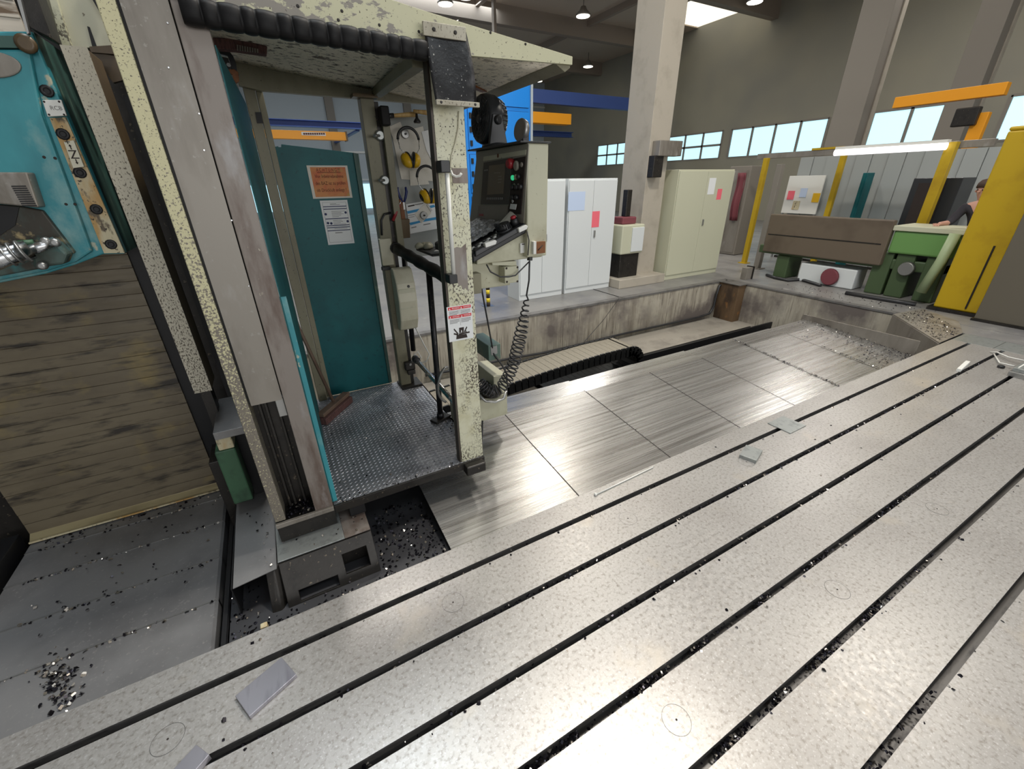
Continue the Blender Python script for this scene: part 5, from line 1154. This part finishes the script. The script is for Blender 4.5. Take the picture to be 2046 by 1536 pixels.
# lathe line to the right of the pit
GX = 9.2
la = thing('green_lathe', 'green lathe with long oily brown guard beyond the pit end', 'lathe', (9.6, 4.2, 0))
B(GX, GX + .12, 3.42, 5.55, .50, 1.24).build('guard', m_lathebrown, la, bev=.02); B(GX - .005, GX, 3.5, 5.5, .84, .86).build('guard_seam', m_castdark, la)
B(GX + .12, GX + .7, 2.6, 5.7, .45, .62).build('bed', m_lathedk, la, bev=.02)
B(GX + .05, GX + .75, 2.55, 3.40, .72, 1.08).build('headstock', m_lathegreen, la, bev=.03); B(GX + .02, GX + .75, 2.52, 3.42, 1.08, 1.16).build('headstock_lid', m_cabbeige, la, bev=.01)
for y in (2.6, 3.0, 3.3, 5.0): B(GX + .1, GX + .6, y, y + .26, 0, .72 if y < 3.4 else .45).build('pedestal', m_lathedk, la, bev=.02)
MB().lathe((GX + .05, 3.05, .5), (-1, 0, 0), [(0, .12), (.05, .10)], 20).build('hand_wheel', m_zinc, la)
MB().tube([(GX - .05, 2.60, 1.1), (GX - .1, 2.62, .7), (GX - .12, 2.70, .2)], .07, 10).build('coolant_arm', m_palegreen, la)
MB().lathe((GX + .06, 4.15, .18), (-1, 0, 0), [(0, .16), (.04, .14)], 20).build('red_drum', m_maroon, la)
B(GX + .1, GX + .5, 3.75, 4.75, 0.004, .36).build('chip_pan', m_cabinet, la, bev=.02)
def frame_post(label, u, vb, vt, x, s, mat, nm='yellow_guard_post', cat='post'):
    a, b = Xp(u, vb, x), Xp(u, vt, x); t = thing(nm, label, cat, (x, a.y, 0)); B(x - s, x + s, a.y - s, a.y + s, 0, b.z).build('shaft', mat, t, bev=.006); B(x - s * 2, x + s * 2, a.y - s * 2, a.y + s * 2, 0, .015).build('foot', mat, t)
frame_post('yellow guard post left of the green lathe', 1492, 500, 318, 10.3, .05, m_yellowst)
frame_post('grey guard post next to the left yellow post', 1516, 520, 330, 9.9, .06, m_pillardk, 'grey_guard_post')
frame_post('yellow guard post behind the middle of the brown guard', 1652, 430, 300, 11.2, .05, m_yellowst)
frame_post('yellow guard post under the right end of the tube light', 1884, 340, 285, 10.34, .07, m_yellowst)
gf = thing('guard_frame', 'grey and yellow cross beam over the green lathe', 'frame', (10.5, 5, 2.3))
a, b = Xp(1520, 292, 10.5), Xp(1990, 285, 10.5); B(10.45, 10.55, b.y, a.y, min(a.z, b.z) - .05, min(a.z, b.z) + .06).build('beam', m_greyplate, gf, bev=.006)
B(10.44, 10.56, a.y - 1.8, a.y - 1.2, min(a.z, b.z) + .06, min(a.z, b.z) + .1).build('yellow_cap', m_yellowst, gf)
tl = thing('tube_light', 'long white tube light over the green lathe', 'lamp', (10.2, 4, 2.2))
a, b = Xp(1668, 306, 10.2), Xp(1892, 291, 10.2); zz = (a.z + b.z) / 2
m_tubeglow = M('tube_glow', S(255, 250, 250), .3, emit=(S(255, 250, 252), 1.6))
MB().tube([(10.2, a.y, zz), (10.2, b.y, zz)], .055, 12).build('tube', m_tubeglow, tl); B(10.17, 10.3, b.y, a.y, zz + .05, zz + .1).build('holder', m_white, tl)
for y in (a.y - .3, b.y + .3): B(10.2, 10.46, y, y + .04, zz + .06, zz + .1).build('arm', m_zinc, tl)
pt = thing('partition_panel', 'grey corrugated partition behind the green lathe', 'partition', (11.8, 4.5, 0))
for k in range(17):
    y = 1.6 + k * .3; B(11.8 + .02 * (k % 2), 11.86 + .02 * (k % 2), y, y + .29, .05, 2.35).build('panel', m_corr, pt)
B(11.78, 11.9, 1.55, 6.75, 0, .05).build('sole', m_castdark, pt)
wbn = thing('work_bench_board', 'white pinned up board behind the brown lathe guard', 'board', (11.6, 6, 1))
a, b = Xp(1560, 425, 11.7), Xp(1650, 350, 11.7); B(11.7, 11.74, b.y, a.y, a.z, b.z).build('board', m_white, wbn, bev=.004)
for y in (a.y - .05, b.y + .01): B(11.705, 11.735, y, y + .04, 0, a.z).build('leg', m_zinc, wbn)
for q, mt in (((1580, 390), m_pink), ((1605, 385), m_paleblue), ((1630, 395), m_yellow), ((1590, 410), m_rustcream)): c = Xp(*q, 11.69); B(11.688, 11.698, c.y - .08, c.y + .08, c.z - .1, c.z + .1).build('pinned_sheet', mt, wbn)
gt = thing('teal_locker', 'narrow dark teal locker behind the lathe', 'locker', (11.3, 5, 0))
a, b = Xp(1700, 425, 11.3), Xp(1735, 345, 11.3); B(11.3, 11.6, b.y, a.y, .01, b.z).build('body', m_teal, gt, bev=.01); B(11.29, 11.3, b.y + .02, a.y - .02, .05, b.z - .04).build('door', m_teal, gt, bev=.002)
bm2 = thing('black_cabinet', 'black machine enclosure behind the green headstock', 'machine', (10.6, 3.2, 0))
a, b = Xp(1800, 430, 10.6), Xp(1895, 355, 10.6); B(10.6, 11.2, b.y - .2, a.y, .01, b.z).build('body', m_fanblk, bm2, bev=.01); B(10.59, 10.6, b.y, a.y - .1, .6, b.z - .08).build('window', m_ink, bm2)
rc = thing('red_cloth', 'dark red jacket hanging left of the yellow guard post', 'jacket', (11, 7.5, 1.2))
a, b = Xp(1455, 440, 11.05), Xp(1488, 345, 11.05)
MB().grid(lambda p, q: (11.08 + .05 * math.sin(p * 9) + .03 * math.sin(q * 7), a.y + (b.y - a.y) * p, b.z + (a.z - b.z) * q), 10, 10).build('cloth', m_maroon, rc, solid=.02)
gc = thing('grey_locker', 'dark grey locker left of the yellow guard post', 'locker', (11.2, 7.6, 0))
B(11.15, 11.6, b.y - .1, a.y + .3, .01, 2.2).build('body', m_pillardk, gc, bev=.01); B(11.14, 11.15, b.y - .05, a.y + .25, .06, 2.1).build('door', m_greyplate, gc, bev=.002)
# yellow machine column and olive panel at the right edge
yc = thing('yellow_column', 'broad yellow machine column at the right edge', 'machine column', (9.1, 2.2, 0))
B(8.9, 9.5, 1.93, 2.44, .05, 2.42).build('column', m_yellowst, yc, bev=.02); B(8.885, 8.9, 2.06, 2.08, .1, 1.0).build('groove', m_castdark, yc); B(8.87, 9.55, 1.88, 2.5, 0, .05).build('foot', m_castdark, yc)
B(8.9, 9.3, 1.0, 2.44, 2.42, 2.47).build('yellow_arm', m_yellowst, yc, bev=.02)
op = thing('olive_panel', 'olive grey machine panel beside the yellow column at the right edge', 'machine panel', (8.75, 1.2, 0))
B(8.7, 8.78, .2, 1.90, .03, 2.4).build('panel', m_olive, op, bev=.006); B(8.66, 8.82, .1, 1.92, 0, .03).build('sole', m_castdark, op); B(8.69, 8.7, .4, 1.6, 1.2, 1.23).build('panel_joint', m_greyplate, op)
# loose cable lump at the pit rim
cbm = thing('rim_cable', 'dark cable heap lying along the pit end rim', 'cable', (8.6, 4.4, 0))
pts = [Zp(u, v, .03) for u, v in ((1532, 549), (1550, 555), (1575, 560), (1600, 558), (1640, 570))]; MB().tube(pts, .03, 8).build('cable', m_hose, cbm)
pts = [Zp(u, v, .03) for u, v in ((1690, 585), (1730, 592), (1760, 597), (1790, 602), (1830, 608))]; MB().tube(pts, .035, 8).build('cable', m_hose, cbm)
st = Zp(1496, 558, 0); fpst = thing('short_guard_stub', 'short grey steel stub standing at the pit corner', 'post', (st.x, st.y, 0))
B(st.x - .12, st.x + .1, st.y, st.y + .12, 0, .24).build('stub', m_greyplate, fpst, bev=.004); B(st.x + .06, st.x + .09, st.y - .02, st.y + .14, 0, .26).build('edge', m_castdark, fpst)

# high bay lamps
LP = [(1165, 32, 8.3), (1508, 4, 8.3), (1175, 133, 8.3), (890, 8, 8.3), (1075, 162, 8.3), (930, -6, 8.3)]
LN = ['high bay lamp above the right end of the cabin roof', 'high bay lamp left of the grey steel pillar top', 'high bay lamp just right of the cabin roof tip', 'high bay lamp left above the cabin roof', 'tiny far high bay lamp below the cabin roof tip', 'high bay lamp at the top edge above the rubber flap']
for (u, v, z), lb_ in zip(LP, LN):
    p = Zp(u, v, z); t = thing('high_bay_lamp', lb_, 'lamp', tuple(p))
    MB().lathe(p, (0, 0, 1), [(0, .30), (.05, .32), (.2, .16), (.32, .1)], 20).build('shade', m_greyplate, t); MB().lathe(p - Vector((0, 0, .02)), (0, 0, 1), [(0, .28), (.015, .29)], 20).build('lens', m_lamp, t)
    MB().tube([p + Vector((0, 0, .32)), (p.x, p.y, 9.0)], .012, 6).build('hanger', m_castdark, t)

# operator at the lathe, leaning with one arm on the headstock
def skin_body(name, pts, edges, rad, mat, parent, sub=2):
    me = bpy.data.meshes.new(name); off = WL[parent.name]
    me.from_pydata([tuple(Vector(p) - off) for p in pts], edges, []); me.materials.append(mat)
    o = bpy.data.objects.new(name, me); COL.objects.link(o); o.parent = parent; WL[o.name] = off
    sk_ = o.modifiers.new('skin', 'SKIN'); sk_.use_smooth_shade = True
    for i, r in enumerate(rad):
        d = me.skin_vertices[0].data[i]; d.radius = (r, r) if not isinstance(r, tuple) else r; d.use_root = (i == 0)
    o.modifiers.new('sub', 'SUBSURF').levels = sub; o.modifiers['sub'].render_levels = sub
    return o
px_, py_ = 10.15, 2.62
pe = thing('person', 'person in dark shirt leaning on the lathe beside the yellow column', 'person', (px_, py_, 0))
P = [(px_, py_, .92), (px_ - .02, py_ + .02, 1.12), (px_ - .06, py_ + .04, 1.32), (px_ - .09, py_ + .06, 1.45), (px_ - .12, py_ + .08, 1.54), (px_ - .16, py_ + .10, 1.68), (px_ - .17, py_ + .11, 1.76),
     (px_ - .09, py_ - .13, 1.43), (px_ - .16, py_ - .20, 1.16), (px_ - .36, py_ - .08, 1.17), (px_ - .1, py_ + .25, 1.43), (px_ - .22, py_ + .34, 1.19), (px_ - .46, py_ + .36, 1.19),
     (px_, py_ - .1, .86), (px_, py_ - .12, .48), (px_ + .03, py_ - .12, .08), (px_ - .1, py_ - .13, .04), (px_, py_ + .1, .86), (px_ - .02, py_ + .12, .48), (px_ + .01, py_ + .12, .08), (px_ - .12, py_ + .13, .04), (px_ - .54, py_ + .36, 1.19), (px_ - .44, py_ - .04, 1.17)]
E_ = [(0, 1), (1, 2), (2, 3), (3, 4), (4, 5), (5, 6), (3, 7), (7, 8), (8, 9), (3, 10), (10, 11), (11, 12), (0, 13), (13, 14), (14, 15), (15, 16), (0, 17), (17, 18), (18, 19), (19, 20), (12, 21), (9, 22)]
Rr = [.13, .12, .14, .12, .055, .095, .08, .065, .048, .034, .065, .048, .034, .085, .06, .045, .04, .085, .06, .045, .04, .03, .03]
skin_body('body', P, E_, Rr, m_skin, pe)
S_ = [0, 1, 2, 3, 7, 8, 10, 11]; sp_ = [P[i] for i in S_] + [(px_ - .24, py_ - .17, 1.165), (px_ - .3, py_ + .345, 1.19)]
skin_body('shirt', sp_, [(0, 1), (1, 2), (2, 3), (3, 4), (4, 5), (3, 6), (6, 7), (5, 8), (7, 9)], [.145, .135, .155, .13, .08, .062, .08, .062, .055, .055], m_cloth, pe)
T_ = [0, 13, 14, 15, 17, 18, 19]; skin_body('trousers', [P[i] for i in T_], [(0, 1), (1, 2), (2, 3), (0, 4), (4, 5), (5, 6)], [.15, .10, .075, .065, .10, .075, .065], m_jeans, pe)
hc = Vector((px_ - .155, py_ + .10, 1.735)); MB().lathe(hc, (.25, -.1, 1), [(-.03, .104), (.03, .108), (.08, .085), (.105, .04)], 16).build('hair', m_hair, pe)
fd = Vector((-.9, .3, 0)).normalized(); MB().lathe(Vector((px_ - .16, py_ + .10, 1.665)) + fd * .085, fd, [(0, .018), (.025, .010)], 8).build('nose', m_skin, pe)
sd = Vector((-fd.y, fd.x, 0))
for g in (-1, 1):
    MB().lathe(Vector((px_ - .16, py_ + .10, 1.69)) + fd * .085 + sd * .032 * g, fd, [(0, .011), (.006, .006)], 8).build('eye', m_ink, pe)
    MB().lathe(Vector((px_ - .16, py_ + .10, 1.675)) + sd * .09 * g, sd * g, [(0, .026), (.02, .018)], 10, scale=(1.2, .7)).build('ear', m_skin, pe)
for hp_, dx in ((P[21], Vector((-1, .0, -.1))), (P[22], Vector((-1, .25, -.1)))):
    hp_ = Vector(hp_); q = Vector((dx.y, -dx.x, 0)).normalized()
    for k in range(4): o = hp_ + q * (k - 1.5) * .019 + dx * .03; MB().tube([o, o + dx * .045, o + dx * (.075 + .01 * (k in (1, 2))) + Vector((0, 0, -.02))], [.010, .009, .007], 7).build('finger', m_skin, pe)
    MB().tube([hp_ + q * .03, hp_ + q * .06 + dx * .03, hp_ + q * .055 + dx * .06], [.012, .010, .008], 7).build('thumb', m_skin, pe)
